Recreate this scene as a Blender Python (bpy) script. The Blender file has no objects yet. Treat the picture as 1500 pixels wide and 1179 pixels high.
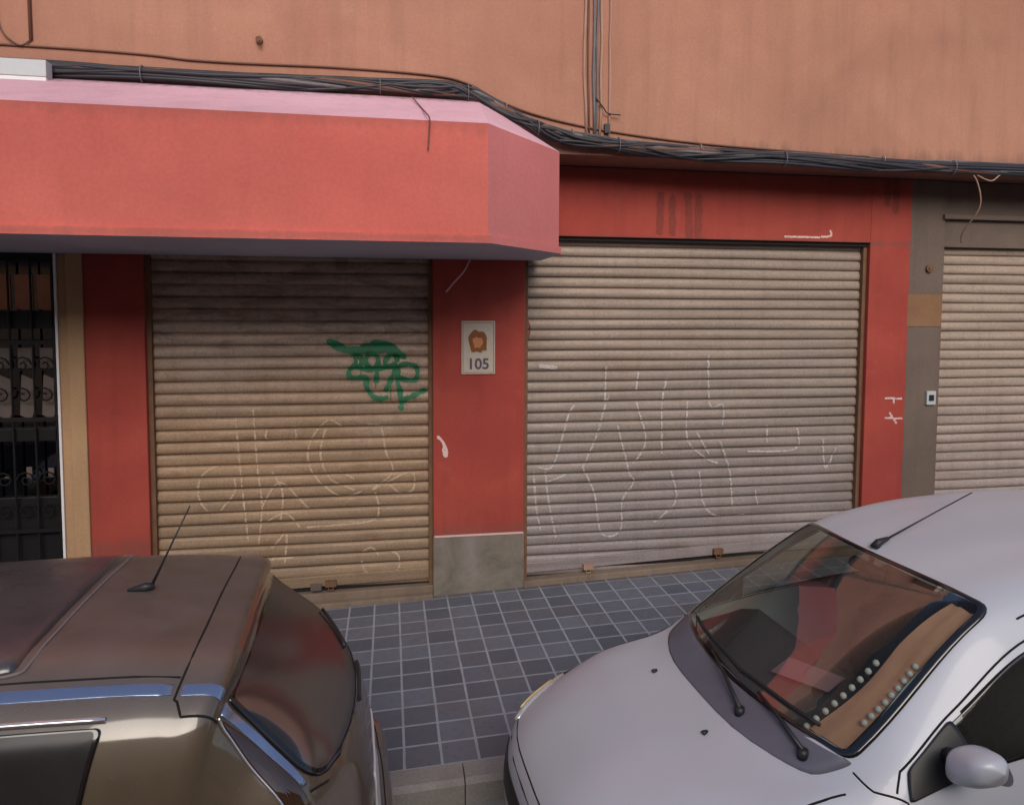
import bpy, math, random
import numpy as np
from mathutils import Vector, Matrix
random.seed(7); rng = np.random.RandomState(5)
scene = bpy.context.scene
col = scene.collection
D0, H0, GS = 5.9436, 2.4304, 0.0385          # camera distance to the shop front, its height, slope of the street

# ------------------------------------------------------------------ object helpers
def tag(o, label=None, cat=None, group=None, kind=None):
    if label: o['label'] = label
    if cat: o['category'] = cat
    if group: o['group'] = group
    if kind: o['kind'] = kind
    return o
def empty(name, loc, rz=0.0):
    o = bpy.data.objects.new(name, None); col.objects.link(o)
    o.empty_display_size = .2; o.location = loc; o.rotation_euler = (0, 0, rz)
    return o
class MB:
    def __init__(s): s.v = []; s.f = []; s.m = []
    def add(s, vs, fs, m=0):
        b = len(s.v); s.v += [tuple(float(c) for c in p) for p in vs]
        s.f += [tuple(b+i for i in f) for f in fs]; s.m += [m]*len(fs)
    def box(s, x0, x1, y0, y1, z0, z1, m=0):
        vs = [(x, y, z) for x in (x0, x1) for y in (y0, y1) for z in (z0, z1)]
        s.add(vs, [(0,1,3,2),(4,6,7,5),(0,4,5,1),(2,3,7,6),(0,2,6,4),(1,5,7,3)], m)
    def prism(s, poly, a, b, axis='y', m=0):
        def P(u, w, t): return {'y': (u, t, w), 'x': (t, u, w), 'z': (u, w, t)}[axis]
        n = len(poly); vs = [P(u, w, a) for u, w in poly]+[P(u, w, b) for u, w in poly]
        s.add(vs, [tuple(range(n)), tuple(range(2*n-1, n-1, -1))]+[(i, i+n, (i+1) % n+n, (i+1) % n) for i in range(n)], m)
    def tube(s, pts, r, n=8, m=0, cap=True):
        pts = [Vector(p) for p in pts]; N = len(pts)
        if N < 2: return
        rs = r if isinstance(r, (list, tuple)) else [r]*N
        vs = []; up = Vector((0, 0, 1)); prev = None
        for i, p in enumerate(pts):
            t = (pts[min(i+1, N-1)]-pts[max(i-1, 0)]).normalized()
            a = prev if prev is not None else (up if abs(t.z) < .9 else Vector((1, 0, 0)))
            a = (a-t*a.dot(t)).normalized(); b = t.cross(a); prev = a
            for k in range(n):
                q = 2*math.pi*k/n; vs.append(p+(a*math.cos(q)+b*math.sin(q))*rs[i])
        fs = [(i*n+k, i*n+(k+1) % n, (i+1)*n+(k+1) % n, (i+1)*n+k) for i in range(N-1) for k in range(n)]
        if cap: fs += [tuple(range(n-1, -1, -1)), tuple((N-1)*n+k for k in range(n))]
        s.add(vs, fs, m)
    def grid(s, P, m=0, close=False):
        P = np.asarray(P); a, b = P.shape[:2]
        s.add(P.reshape(-1, 3), [(i*b+j, i*b+(j+1) % b, (i+1)*b+(j+1) % b, (i+1)*b+j) for i in range(a-1) for j in range(b if close else b-1)], m)
    def build(s, name, mats, parent=None, smooth=False, bevel=0, loc=None, solid=0):
        me = bpy.data.meshes.new(name); me.from_pydata(s.v, [], s.f)
        if not isinstance(mats, (list, tuple)): mats = [mats]
        for m in mats: me.materials.append(m)
        me.polygons.foreach_set('material_index', s.m)
        if smooth: me.polygons.foreach_set('use_smooth', [True]*len(s.f))
        me.update()
        o = bpy.data.objects.new(name, me); col.objects.link(o)
        if parent: o.parent = parent
        if loc: o.location = loc
        if bevel:
            b = o.modifiers.new('bevel', 'BEVEL'); b.width = bevel; b.segments = 2; b.limit_method = 'ANGLE'; b.angle_limit = .7
        if solid:
            b = o.modifiers.new('solid', 'SOLIDIFY'); b.thickness = solid
        return o
def smoothpath(pts, k=6):
    P = [Vector(p) for p in pts]; out = []
    for i in range(len(P)-1):
        a, b, c, d = P[max(i-1, 0)], P[i], P[i+1], P[min(i+2, len(P)-1)]
        for j in range(k):
            t = j/k
            out.append(.5*((2*b)+(c-a)*t+(2*a-5*b+4*c-d)*t*t+(3*b-a-3*c+d)*t**3))
    out.append(P[-1]); return out

# ------------------------------------------------------------------ materials
class NT:
    def __init__(s, name):
        s.m = bpy.data.materials.new(name); s.m.use_nodes = True; s.t = s.m.node_tree
        s.b = s.t.nodes['Principled BSDF']; s.out = s.t.nodes['Material Output']; s._c = None
    def n(s, typ, **kw):
        nd = s.t.nodes.new(typ)
        for k, v in kw.items():
            if k in nd.inputs.keys(): nd.inputs[k].default_value = v
            else: setattr(nd, k, v)
        return nd
    def l(s, a, b): s.t.links.new(a, b)
    def coord(s, scale=(1, 1, 1), loc=(0, 0, 0)):
        if not s._c: s._c = s.n('ShaderNodeTexCoord')
        mp = s.n('ShaderNodeMapping'); mp.inputs['Scale'].default_value = scale; mp.inputs['Location'].default_value = loc
        s.l(s._c.outputs['Object'], mp.inputs['Vector']); return mp.outputs[0]
    def noise(s, scale, sc=(1, 1, 1), detail=6, rough=.6, loc=(0, 0, 0), dist=0):
        nd = s.n('ShaderNodeTexNoise'); nd.inputs['Scale'].default_value = scale; nd.inputs['Detail'].default_value = detail
        nd.inputs['Roughness'].default_value = rough; nd.inputs['Distortion'].default_value = dist
        s.l(s.coord(sc, loc), nd.inputs['Vector']); return nd.outputs['Fac']
    def ramp(s, fac, stops):
        r = s.n('ShaderNodeValToRGB'); e = r.color_ramp.elements
        while len(e) < len(stops): e.new(.5)
        for el, (p, c) in zip(e, stops):
            el.position = p; el.color = (*c, 1) if not isinstance(c, (int, float)) else (c, c, c, 1)
        s.l(fac, r.inputs[0]); return r.outputs[0]
    def mix(s, fac, a, b, blend='MIX'):
        m = s.n('ShaderNodeMix', data_type='RGBA', blend_type=blend)
        for sock, v in ((m.inputs[0], fac), (m.inputs[6], a), (m.inputs[7], b)):
            if hasattr(v, 'is_linked'): s.l(v, sock)
            elif isinstance(v, (int, float)): sock.default_value = v
            else: sock.default_value = (*v, 1)
        return m.outputs[2]
    def math(s, op, a, b=0.0, c=None):
        m = s.n('ShaderNodeMath', operation=op)
        for i, v in enumerate((a, b) if c is None else (a, b, c)):
            if hasattr(v, 'is_linked'): s.l(v, m.inputs[i])
            else: m.inputs[i].default_value = v
        return m.outputs[0]
    def xyz(s):
        x = s.n('ShaderNodeSeparateXYZ'); s.l(s.coord(), x.inputs[0]); return x.outputs
    def set(s, color=None, rough=None, metal=None, spec=None, coat=None, coatr=None):
        for k, v in (('Base Color', color), ('Roughness', rough), ('Metallic', metal), ('Specular IOR Level', spec), ('Coat Weight', coat), ('Coat Roughness', coatr)):
            if v is None: continue
            if hasattr(v, 'is_linked'): s.l(v, s.b.inputs[k])
            elif isinstance(v, (int, float)): s.b.inputs[k].default_value = v
            else: s.b.inputs[k].default_value = (*v, 1)
        return s
    def bump(s, h, strength=.3, dist=.01):
        b = s.n('ShaderNodeBump'); b.inputs['Strength'].default_value = strength; b.inputs['Distance'].default_value = dist
        s.l(h, b.inputs['Height']); s.l(b.outputs[0], s.b.inputs['Normal']); return s
def sc(c, k): return tuple(min(1, x*k) for x in c)
def plain(name, c, rough=.5, metal=0, coat=0, var=.15, scale=20, spec=.5):
    t = NT(name); f = t.noise(scale)
    t.set(t.mix(f, sc(c, 1-var), sc(c, 1+var)), rough, metal, spec, coat); return t.m
def paintwall(name, c, c2, fade, grime=.25, bs=.25, drips=()):
    """painted render: large patches, vertical streaks, fine grain"""
    t = NT(name)
    big = t.ramp(t.noise(1.1, detail=4, dist=.6), [(.35, 0), (.68, 1)])
    a = t.mix(big, c, c2)
    st = t.ramp(t.noise(1.0, (7, 7, .55), detail=5), [(.48, 0), (.75, 1)])
    a = t.mix(t.math('MULTIPLY', st, grime), a, sc(c, .55))
    fd = t.ramp(t.noise(4.2, (1, 1, 1), detail=8, rough=.7), [(.55, 0), (.8, 1)])
    a = t.mix(t.math('MULTIPLY', fd, .35), a, fade)
    sp = t.ramp(t.noise(45, detail=4), [(.35, .94), (.65, 1.03)])
    a = t.mix(1.0, a, sp, 'MULTIPLY')
    a = t.mix(1.0, a, t.ramp(t.noise(.45, (1, 1, 1.6), detail=3, loc=(7, 3, 1)), [(.35, .86), (.65, 1.08)]), 'MULTIPLY')
    for z0, ln, k in drips:                           # grime running down from (or splashing up to) a level; also header top shade
        x_ = t.xyz(); d = t.math('DIVIDE', t.math('SUBTRACT', z0, x_[2]), ln)
        n1 = t.noise(1.0, (11, 11, .25), detail=5, loc=(z0, 2, 0)); lim_ = t.math('MULTIPLY', n1, 1.7)
        mk = t.ramp(t.math('SUBTRACT', lim_, t.math('ABSOLUTE', d)), [(.25, 0), (.75, 1)])
        a = t.mix(t.math('MULTIPLY', mk, k), a, (.13, .085, .07))
    t.set(a, .82, spec=.25); t.bump(t.math('ADD', t.noise(90, detail=4), t.math('MULTIPLY', t.noise(9), .8)), bs*.5, .006)
    return t.m

M = {}
M['terra'] = paintwall('terracotta_render', (.46,.225,.15), (.40,.185,.13), (.50,.29,.20), .35, .25, [(3.68, .22, .5)])
M['red'] = paintwall('red_paint', (.46,.085,.06), (.37,.06,.048), (.50,.15,.12), .35, .25, [(3.65, .2, .35), (.55, .15, .35), (3.06, .05, .5)])  # highest drips level paints in shade below the overhang
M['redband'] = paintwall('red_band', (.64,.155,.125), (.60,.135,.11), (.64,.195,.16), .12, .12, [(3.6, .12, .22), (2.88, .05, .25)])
M['pink'] = paintwall('pale_pink', (.72,.44,.52), (.68,.39,.46), (.76,.54,.62), .25, .12, [(4.03, .12, .6)])  # canopy top, coloured paler and pinker than its front
M['pinkside'] = paintwall('rose_red', (.66,.215,.21), (.62,.19,.19), (.66,.27,.28), .12, .12)  # canopy end, coloured a little pinker than its front
M['soffit'] = paintwall('grey_blue_soffit', (.60,.60,.72), (.54,.54,.64), (.66,.66,.74), .15)
M['taupe'] = paintwall('grey_brown_paint', (.20,.15,.12), (.165,.12,.10), (.25,.2,.165), .4)
M['ochre'] = paintwall('ochre_patch', (.30,.19,.085), (.27,.13,.08), (.33,.24,.12), .3)
M['stone'] = paintwall('beige_stone_jamb', (.55,.34,.19), (.47,.29,.17), (.6,.42,.28), .3)
M['granite'] = None
t = NT('grey_base_stone')
a = t.mix(t.ramp(t.noise(3.2, detail=8, rough=.7, dist=.8), [(.36, 0), (.62, 1)]), (.14,.12,.095), (.235,.20,.16))
a = t.mix(t.math('MULTIPLY', t.ramp(t.noise(2.0, (1, 1, .6), detail=5, loc=(4, 2, 1)), [(.5, 0), (.7, 1)]), .5), a, (.33,.28,.27))
t.set(a, .8); t.bump(t.noise(25), .4, .01); M['granite'] = t.m
M['plaster'] = paintwall('dirty_sill', (.28,.21,.155), (.21,.15,.11), (.34,.29,.25), .6)

def shutter_mat(name, ca, cb, cc, smear, smudge=0):
    t = NT(name); x = t.xyz()
    g = t.ramp(t.math('DIVIDE', x[2], 3.1), [(.05, 0), (.75, 1)])
    g = t.math('ADD', g, t.math('MULTIPLY', t.math('SUBTRACT', t.noise(1.1, (1, 1, 1), detail=4), .5), .9))
    a = t.mix(t.ramp(g, [(.15, cb), (.5, ca), (.9, cc)]), (0,0,0), (1,1,1)) if False else t.ramp(g, [(.1, cb), (.5, ca), (.95, cc)])
    sl = t.ramp(t.noise(1.0, (.5, .5, 10.8), detail=2, loc=(3, 0, 0)), [(.35, .82), (.65, 1.12)])
    a = t.mix(1.0, a, sl, 'MULTIPLY')
    ru = t.ramp(t.noise(2.2, (1.0, 1, 3.0), detail=7, rough=.65, loc=(1, 5, 2)), [(.56, 0), (.72, 1)])
    a = t.mix(t.math('MULTIPLY', ru, smear), a, (.20,.11,.055))
    st = t.ramp(t.noise(1.4, (9, 1, .5), detail=6), [(.5, 0), (.78, 1)])
    a = t.mix(t.math('MULTIPLY', st, .22), a, (.15,.11,.09))
    if smudge:                                        # scrubbed dark smudges near the top of the brown shutter
        nz = t.noise(1.0, (2.2, 1, 7), detail=6, rough=.7, loc=(2, 0, 5), dist=1.2)
        mk = t.math('MULTIPLY', t.ramp(nz, [(.5, 0), (.58, 1)]), t.ramp(t.math('MULTIPLY', x[2], .33), [(.66, 0), (.74, 1)]))
        a = t.mix(t.math('MULTIPLY', mk, .45), a, (.15, .10, .08))
    hs = t.ramp(t.noise(1.0, (1.3, 1, 26), detail=4, loc=(9, 1, 3)), [(.60, 0), (.70, 1)])
    a = t.mix(t.math('MULTIPLY', hs, .3), a, (.17, .115, .08))
    sp = t.ramp(t.noise(75, detail=3, rough=.8), [(.36, .78), (.64, 1.12)])
    a = t.mix(1.0, a, sp, 'MULTIPLY')
    t.set(a, t.ramp(t.noise(6), [(.3, .42), (.7, .62)]), .12, .4)
    t.bump(t.noise(40, (1, 1, .4)), .12, .004); return t.m
M['sh1'] = shutter_mat('brown_shutter_metal', (.345,.225,.14), (.315,.22,.145), (.46,.34,.27), .6, 1)
M['sh2'] = shutter_mat('beige_shutter_metal', (.315,.255,.22), (.325,.275,.27), (.33,.255,.205), .3)
M['sh3'] = shutter_mat('pale_shutter_metal', (.42,.33,.28), (.39,.32,.31), (.42,.32,.25), .25)
M['rust'] = plain('rusty_rail', (.17,.085,.045), .8, var=.5, scale=14)
M['darkgap'] = plain('black_gap', (.012,.010,.009), .9)
M['cable'] = plain('black_cable', (.022,.02,.027), .5, var=.5, scale=3)
M['cablegrey'] = plain('grey_cable', (.16,.14,.145), .6, var=.3)
M['cabletan'] = plain('overpainted_cable', (.42,.25,.18), .8, var=.3, scale=5)
M['cabledark'] = plain('brown_cable', (.16,.07,.045), .7, var=.3, scale=5)
M['white'] = plain('white_plastic', (.78,.76,.76), .4, var=.05)
M['greybox'] = plain('grey_plastic', (.50,.53,.54), .45, var=.06)
M['iron'] = plain('black_iron', (.012,.011,.012), .45, .3, var=.3)
M['hall'] = plain('dark_hall', (.018,.014,.013), .8, var=.4, scale=3)
M['orangepane'] = plain('orange_pane', (.60,.26,.13), .5, var=.25, scale=8)
M['palereflect_lock'] = plain('pale_reflection_and_lock', (.13,.10,.09), .5, var=.4, scale=8)
M['tanreflect'] = plain('tan_reflection', (.66,.33,.22), .9, var=.25, scale=9)  # colour of the reflection along the windscreen's street side edge
M['green'] = plain('green_spray', (.022,.17,.075), .55, var=.4, scale=16)
M['chalk1'] = plain('tan_chalk', (.52,.39,.27), .9, var=.2, scale=12)
M['chalk2'] = plain('white_chalk', (.53,.48,.46), .9, var=.2, scale=12)
M['redmark'] = plain('dark_red_marks', (.25,.045,.032), .8, var=.2, scale=20)
M['scr'] = plain('pale_scratch', (.72,.52,.48), .85, var=.1)
M['cream'] = plain('cream_glaze', (.58,.50,.42), .3, var=.14, scale=40, coat=.3)
M['emb'] = plain('brown_glaze', (.27,.10,.03), .3, var=.4, scale=60)
M['emb2'] = plain('orange_glaze', (.62,.25,.12), .3, var=.2, scale=60)
M['ink'] = plain('grey_ink', (.10,.085,.13), .4, var=.2)
# pavement tiles: 20 cm hydraulic tiles with light joints
t = NT('slate_tiles'); x = t.xyz()
def cell(co, off):
    u = t.math('DIVIDE', t.math('SUBTRACT', co, off), .2); fr = t.math('FRACT', u)
    d = t.math('MINIMUM', fr, t.math('SUBTRACT', 1.0, fr)); return t.math('FLOOR', u), d
wx = t.math('ADD', x[0], t.math('MULTIPLY', t.math('SUBTRACT', t.noise(3, detail=2), .5), .006))
cx_, dx_ = cell(wx, -.3389-20); cy_, dy_ = cell(x[1], -2.069-20)
cmb = t.n('ShaderNodeCombineXYZ'); t.l(cx_, cmb.inputs[0]); t.l(cy_, cmb.inputs[1])
wn = t.n('ShaderNodeTexWhiteNoise', noise_dimensions='3D'); t.l(cmb.outputs[0], wn.inputs[0])
jw = t.math('ADD', .022, t.math('MULTIPLY', t.noise(14, detail=3), .028))
jx = t.math('LESS_THAN', dx_, jw); jy = t.math('LESS_THAN', dy_, t.math('MULTIPLY', jw, 1.05))
jt = t.math('MAXIMUM', jx, jy)
a = t.mix(wn.outputs[0], (.10,.112,.145), (.175,.19,.235))
a = t.mix(t.math('MULTIPLY', t.ramp(t.noise(5.5, detail=8, rough=.75), [(.45, 0), (.7, 1)]), .55), a, (.17,.165,.185))
a = t.mix(t.math('MULTIPLY', t.ramp(t.noise(38, detail=4, rough=.8), [(.55, 0), (.7, 1)]), .4), a, (.03,.03,.035))
gr = t.mix(t.noise(7), (.27,.29,.33), (.44,.46,.52))
a = t.mix(jt, a, gr)
a = t.mix(t.math('MULTIPLY', t.ramp(t.noise(1.6, detail=6, loc=(3, 1, 0)), [(.5, 0), (.75, 1)]), .35), a, (.17,.13,.10))
vo = t.n('ShaderNodeTexVoronoi'); vo.inputs['Scale'].default_value = 2.3; t.l(t.coord(), vo.inputs['Vector'])
a = t.mix(t.math('MULTIPLY', t.math('LESS_THAN', vo.outputs['Distance'], .045), .75), a, (.035,.032,.032))   # trodden gum
chip = t.ramp(t.noise(16, detail=8, rough=.8, loc=(8, 2, 0)), [(.66, 0), (.70, 1)])
a = t.mix(t.math('MULTIPLY', chip, .6), a, (.30,.30,.31))
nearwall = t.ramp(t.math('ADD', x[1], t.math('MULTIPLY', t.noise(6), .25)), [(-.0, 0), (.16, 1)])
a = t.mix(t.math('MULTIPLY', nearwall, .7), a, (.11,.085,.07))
t.set(a, t.ramp(t.noise(11), [(.3, .30), (.7, .62)]), spec=.5)
t.bump(t.math('ADD', t.math('MULTIPLY', jt, -1.0), t.math('MULTIPLY', t.noise(60), .5)), .5, .004); M['tiles'] = t.m
t = NT('kerb_granite'); a = t.mix(t.noise(80, detail=3), (.19,.175,.165), (.42,.39,.37))
a = t.mix(t.math('MULTIPLY', t.ramp(t.noise(3), [(.45, 0), (.7, 1)]), .5), a, (.17,.15,.14)); t.set(a, .75); t.bump(t.noise(60), .3, .005); M['kerb'] = t.m
t = NT('asphalt'); a = t.mix(t.noise(120, detail=2), (.03,.03,.032), (.085,.083,.082)); t.set(a, .85); t.bump(t.noise(150), .5, .01); M['asphalt'] = t.m
M['tan'] = paintwall('tan_facade', (.78,.62,.42), (.72,.55,.36), (.8,.68,.5), .2)
M['cornice'] = plain('pale_trim', (.62,.56,.50), .7)
M['winglass'] = plain('dark_window', (.03,.03,.035), .15, var=.1)

# car materials
def carpaint(name, c, metal, rough, dust, dustc, coat=.8, ior=1.5):
    t = NT(name); gn = t.n('ShaderNodeNewGeometry'); sx = t.n('ShaderNodeSeparateXYZ'); t.l(gn.outputs['Normal'], sx.inputs[0])
    top = t.ramp(sx.outputs[2], [(.6, .08), (.95, 1)]); t.b.inputs['Coat IOR'].default_value = ior
    a = t.mix(t.noise(900, detail=0), sc(c, .9), sc(c, 1.1))
    du = t.ramp(t.noise(4.5, detail=8, rough=.7, dist=.4), [(.3, .3), (.75, 1)])
    a = t.mix(t.math('MULTIPLY', t.math('MULTIPLY', du, top), dust), a, dustc)
    sp = t.ramp(t.noise(26, detail=6, rough=.8, loc=(2, 7, 1)), [(.60, 0), (.72, 1)])
    a = t.mix(t.math('MULTIPLY', sp, dust*.4), a, sc(dustc, 1.25))
    t.set(a, t.math('ADD', rough, t.math('MULTIPLY', t.noise(7, detail=5), .12)), metal, .5, coat, t.math('ADD', .05, t.math('MULTIPLY', t.math('MULTIPLY', top, t.noise(5, detail=6)), dust*.8)))
    return t.m
M['silver'] = carpaint('silver_paint', (.61,.625,.68), .12, .42, .20, (.50,.49,.52), .35)
M['darkpaint'] = carpaint('dark_brown_metallic', (.105,.072,.040), .1, .42, .9, (.18,.145,.14), 1.0, 1.65)
M['lamp'] = plain('dark_lens', (.045,.020,.010), .08, coat=1, var=.3)
M['redlens'] = plain('red_lens', (.35,.02,.03), .12, coat=1, var=.2)
M['clearlens'] = plain('clear_lens', (.62,.60,.55), .1, .4, coat=1, var=.3, scale=30)
M['amber'] = plain('amber_lens', (.75,.55,.18), .15, coat=1)
M['blackplast'] = plain('black_plastic', (.022,.022,.024), .45, var=.3)
M['greyplast'] = plain('grey_cowl_plastic', (.14,.14,.175), .5, var=.2, scale=9)
M['frit'] = plain('black_glass_border', (.010,.009,.010), .12, coat=.6)
M['rubber'] = plain('rubber', (.02,.02,.02), .7)
M['chrome'] = plain('bright_trim', (.86,.85,.86), .18, .85, var=.03)
M['bluesheen'] = plain('blue_grey_sky_sheen', (.30,.36,.52), .22, .75, var=.08, scale=4, coat=.5)  # sky reflection on the roof edge and rear pillar, put into colour
M['rim'] = plain('wheel_silver', (.45,.45,.47), .35, .8)
M['seat'] = plain('seat_fabric', (.13,.12,.125), .9, var=.3, scale=50)
M['dash'] = plain('dashboard_plastic', (.075,.075,.08), .6, var=.15)
M['cabin'] = plain('cabin_lining', (.07,.065,.06), .9)
M['pinkreflect'] = plain('pink_reflection', (.36,.20,.24), .8, var=.06)  # the canopy's reflection in the windscreen, given as a colour
def glass(name, tint, refl=1.0, f0=.06, rough=.03, haze=0, hc=(.2,.19,.18)):
    t = NT(name); t.t.nodes.remove(t.b)
    lw = t.n('ShaderNodeFresnel'); lw.inputs[0].default_value = 1.55
    f = t.math('MULTIPLY', lw.outputs[0], refl)
    f = t.math('MINIMUM', t.math('ADD', f, f0), 1.0)
    tr = t.n('ShaderNodeBsdfTransparent'); tr.inputs[0].default_value = (*tint, 1)
    gl = t.n('ShaderNodeBsdfGlossy'); gl.inputs['Roughness'].default_value = rough; gl.inputs[0].default_value = (.95,.95,1,1)
    mx = t.n('ShaderNodeMixShader'); t.l(f, mx.inputs[0]); di = t.n('ShaderNodeBsdfDiffuse'); di.inputs[0].default_value = (*hc, 1); m0 = t.n('ShaderNodeMixShader')
    t.l(t.math('MULTIPLY', t.ramp(t.noise(3.5, detail=7), [(.3, .6), (.7, 1)]), haze), m0.inputs[0]); t.l(tr.outputs[0], m0.inputs[1]); t.l(di.outputs[0], m0.inputs[2])
    t.l(m0.outputs[0], mx.inputs[1]); t.l(gl.outputs[0], mx.inputs[2])
    t.l(mx.outputs[0], t.out.inputs[0]); return t.m
M['glass'] = glass('tinted_glass', (.70,.75,.70), .22, .0, .03, .05)
M['darkglass'] = glass('dark_tinted_glass', (.04,.035,.035), .24, .01, .2, .38, (.11,.10,.10))
M['doorglass'] = glass('door_glass', (.35,.35,.36), 1.2, .03)

# ------------------------------------------------------------------ camera, light
f, cyp, pitch, yaw, roll = 1043.562, 520.576, .0620988, .1699255, .003564
cp, sp, c_, s_ = math.cos(pitch), math.sin(pitch), math.cos(yaw), math.sin(yaw)
F = Vector((s_*cp, c_*cp, -sp)); R = Vector((c_, -s_, 0)); U = R.cross(F)
R2 = R*math.cos(roll)+U*math.sin(roll); U2 = U*math.cos(roll)-R*math.sin(roll)
cam = bpy.data.cameras.new('camera'); co = bpy.data.objects.new('camera', cam); col.objects.link(co)
m = Matrix((R2, U2, -F)).transposed().to_4x4(); m.translation = Vector((0, -D0, H0)); co.matrix_world = m
cam.sensor_width = 36; cam.lens = f/1500*36; cam.shift_y = (cyp-589.5)/1500; cam.clip_start = .05; cam.clip_end = 600
scene.camera = co
w = bpy.data.worlds.new('World'); scene.world = w; w.use_nodes = True
sky = w.node_tree.nodes.new('ShaderNodeTexSky'); sky.sky_type = 'NISHITA'; sky.sun_disc = False
SUN_EL, SUN_AZ = math.radians(33), math.radians(180)     # hazy light from the street side, over the roofs opposite
sky.sun_elevation = SUN_EL; sky.sun_rotation = SUN_AZ; sky.air_density = 1.0; sky.dust_density = 1.6
bg = w.node_tree.nodes['Background']; bg.inputs[1].default_value = .14
w.node_tree.links.new(sky.outputs[0], bg.inputs[0])
sd = Vector((math.sin(SUN_AZ)*math.cos(SUN_EL), math.cos(SUN_AZ)*math.cos(SUN_EL), math.sin(SUN_EL)))
sl = bpy.data.lights.new('sun', 'SUN'); sl.energy = 1.95; sl.angle = math.radians(38); sl.color = (1, .91, .80)
sl.specular_factor = .5
so = bpy.data.objects.new('sun', sl); col.objects.link(so); so.rotation_euler = sd.to_track_quat('Z', 'Y').to_euler(); so.location = (0, 10, 20)
scene.view_settings.view_transform = 'Standard'; scene.view_settings.look = 'None'; scene.view_settings.exposure = 0
# ------------------------------------------------------------------ ground
def gz(x): return GS*x
def sheet(name, mat, x0, x1, y0, y1, dz, thick=0, nx=1):
    b = MB()
    vs = []
    for x in (x0, x1):
        for y in (y0, y1): vs.append((x, y, gz(x)+dz))
    if thick:
        vs += [(p[0], p[1], p[2]-thick) for p in vs[:4]]
        b.add(vs, [(0,1,3,2),(4,6,7,5),(0,4,5,1),(2,3,7,6),(0,2,6,4),(1,5,7,3)][:6])
        b.f = [(0,2,3,1),(4,5,7,6),(0,1,5,4),(2,6,7,3),(0,4,6,2),(1,3,7,5)]
    else: b.add(vs, [(0,2,3,1)])
    return tag(b.build(name, mat), kind='structure')
sheet('road', M['asphalt'], -150, 150, -150, 150, -.13)
sheet('pavement', M['tiles'], -30, 30, -2.27, .30, 0, .2)
for i in range(-20, 21):
    pass
b = MB()
for i in range(-24, 25):     # kerb stones, one metre each with a thin joint
    x0, x1 = i*1.0+.37, i*1.0+1.364
    vs = [(x, y, gz(x)+z) for x in (x0, x1) for y, z in ((-2.273, -.2), (-2.273, .003), (-2.40, .003), (-2.425, -.022), (-2.43, -.2))]
    b.add(vs, [(0,1,2,3,4),(9,8,7,6,5)]+[(k, k+5, k+6, k+1) for k in range(4)])
tag(b.build('kerb', M['kerb']), kind='structure')
sheet('gutter', M['kerb'], -30, 30, -2.75, -2.43, -.126)
sheet('far_pavement', M['kerb'], -40, 40, -12.5, -10.2, 0, .2)

# ------------------------------------------------------------------ the terracotta building
bld = empty('building', (1.5, 0, 0)); tag(bld, 'terracotta rendered building over red painted shop fronts with closed roller shutters', 'building')
def P(mb, name, mats, parent=bld, **kw):
    o = mb.build(name, mats, parent, **kw); 
    o.matrix_parent_inverse = Matrix.Identity(4)
    # vertices are in world coordinates: shift to the parent's origin
    off = Vector((0, 0, 0)); q = parent
    while q is not None: off += q.location; q = q.parent
    o.data.transform(Matrix.Translation(-off)) if not kw.get('loc') else None
    return o
OV = -.42                                            # upper wall stands 42 cm proud of the shop fronts
b = MB()
b.box(-14, 14, OV, .6, 3.66, 10.5)
P(b, 'upper_wall', M['terra'])
b = MB()                                             # red shop front: piers and header
b.box(-2.31, -1.88, 0, .5, -.3, 3.655); b.box(-1.88, .352, 0, .5, 2.90, 3.655)
b.box(.352, 1.13, 0, .5, .528, 3.655)
b.box(1.13, 4.357, 0, .5, 3.066, 3.655); b.box(4.357, 4.772, 0, .5, -.3, 3.655)
P(b, 'red_shop_front', M['red'], bevel=.006)
b = MB(); b.box(.350, 1.132, -.004, .5, -.3, .524); o = P(b, 'stone_plinth', M['granite'], bevel=.006)
b = MB(); b.box(.36, 1.122, -.010, .01, .518, .532); P(b, 'plinth_edge', M['scr'])
b = MB()
b.box(4.772, 5.13, .004, .5, -.3, 3.655); b.box(5.13, 9.0, .03, .5, 3.045, 3.655); b.box(9.0, 14, .004, .5, -.3, 3.655)
b.box(5.10, 9.0, -.025, .03, 3.30, 3.345)
P(b, 'grey_brown_shop_front', M['taupe'], bevel=.005)
b = MB(); b.box(4.762, 5.125, -.001, .004, 2.30, 2.60); P(b, 'ochre_patch', M['ochre'])
b = MB(); b.box(-2.425, -2.31, -.02, .5, -.3, 2.90); b.box(-2.50, -2.425, .02, .5, -.3, 2.88)
P(b, 'door_jamb', M['stone'], bevel=.008)
b = MB(); b.box(-2.517, -2.50, .005, .4, -.3, 2.88); P(b, 'jamb_edge', M['white'])
b = MB(); b.box(-14, -4.2, 0, .5, -.3, 3.655); b.box(-4.2, -2.31, 0, .5, 2.90, 3.655); P(b, 'left_shop_wall', M['stone'])
b = MB(); b.box(-14, 14, .6, .7, -.3, 3.66); b.box(-14, -13.9, .0, .6, -.3, 3.66); P(b, 'back_wall', M['hall'])

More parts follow.
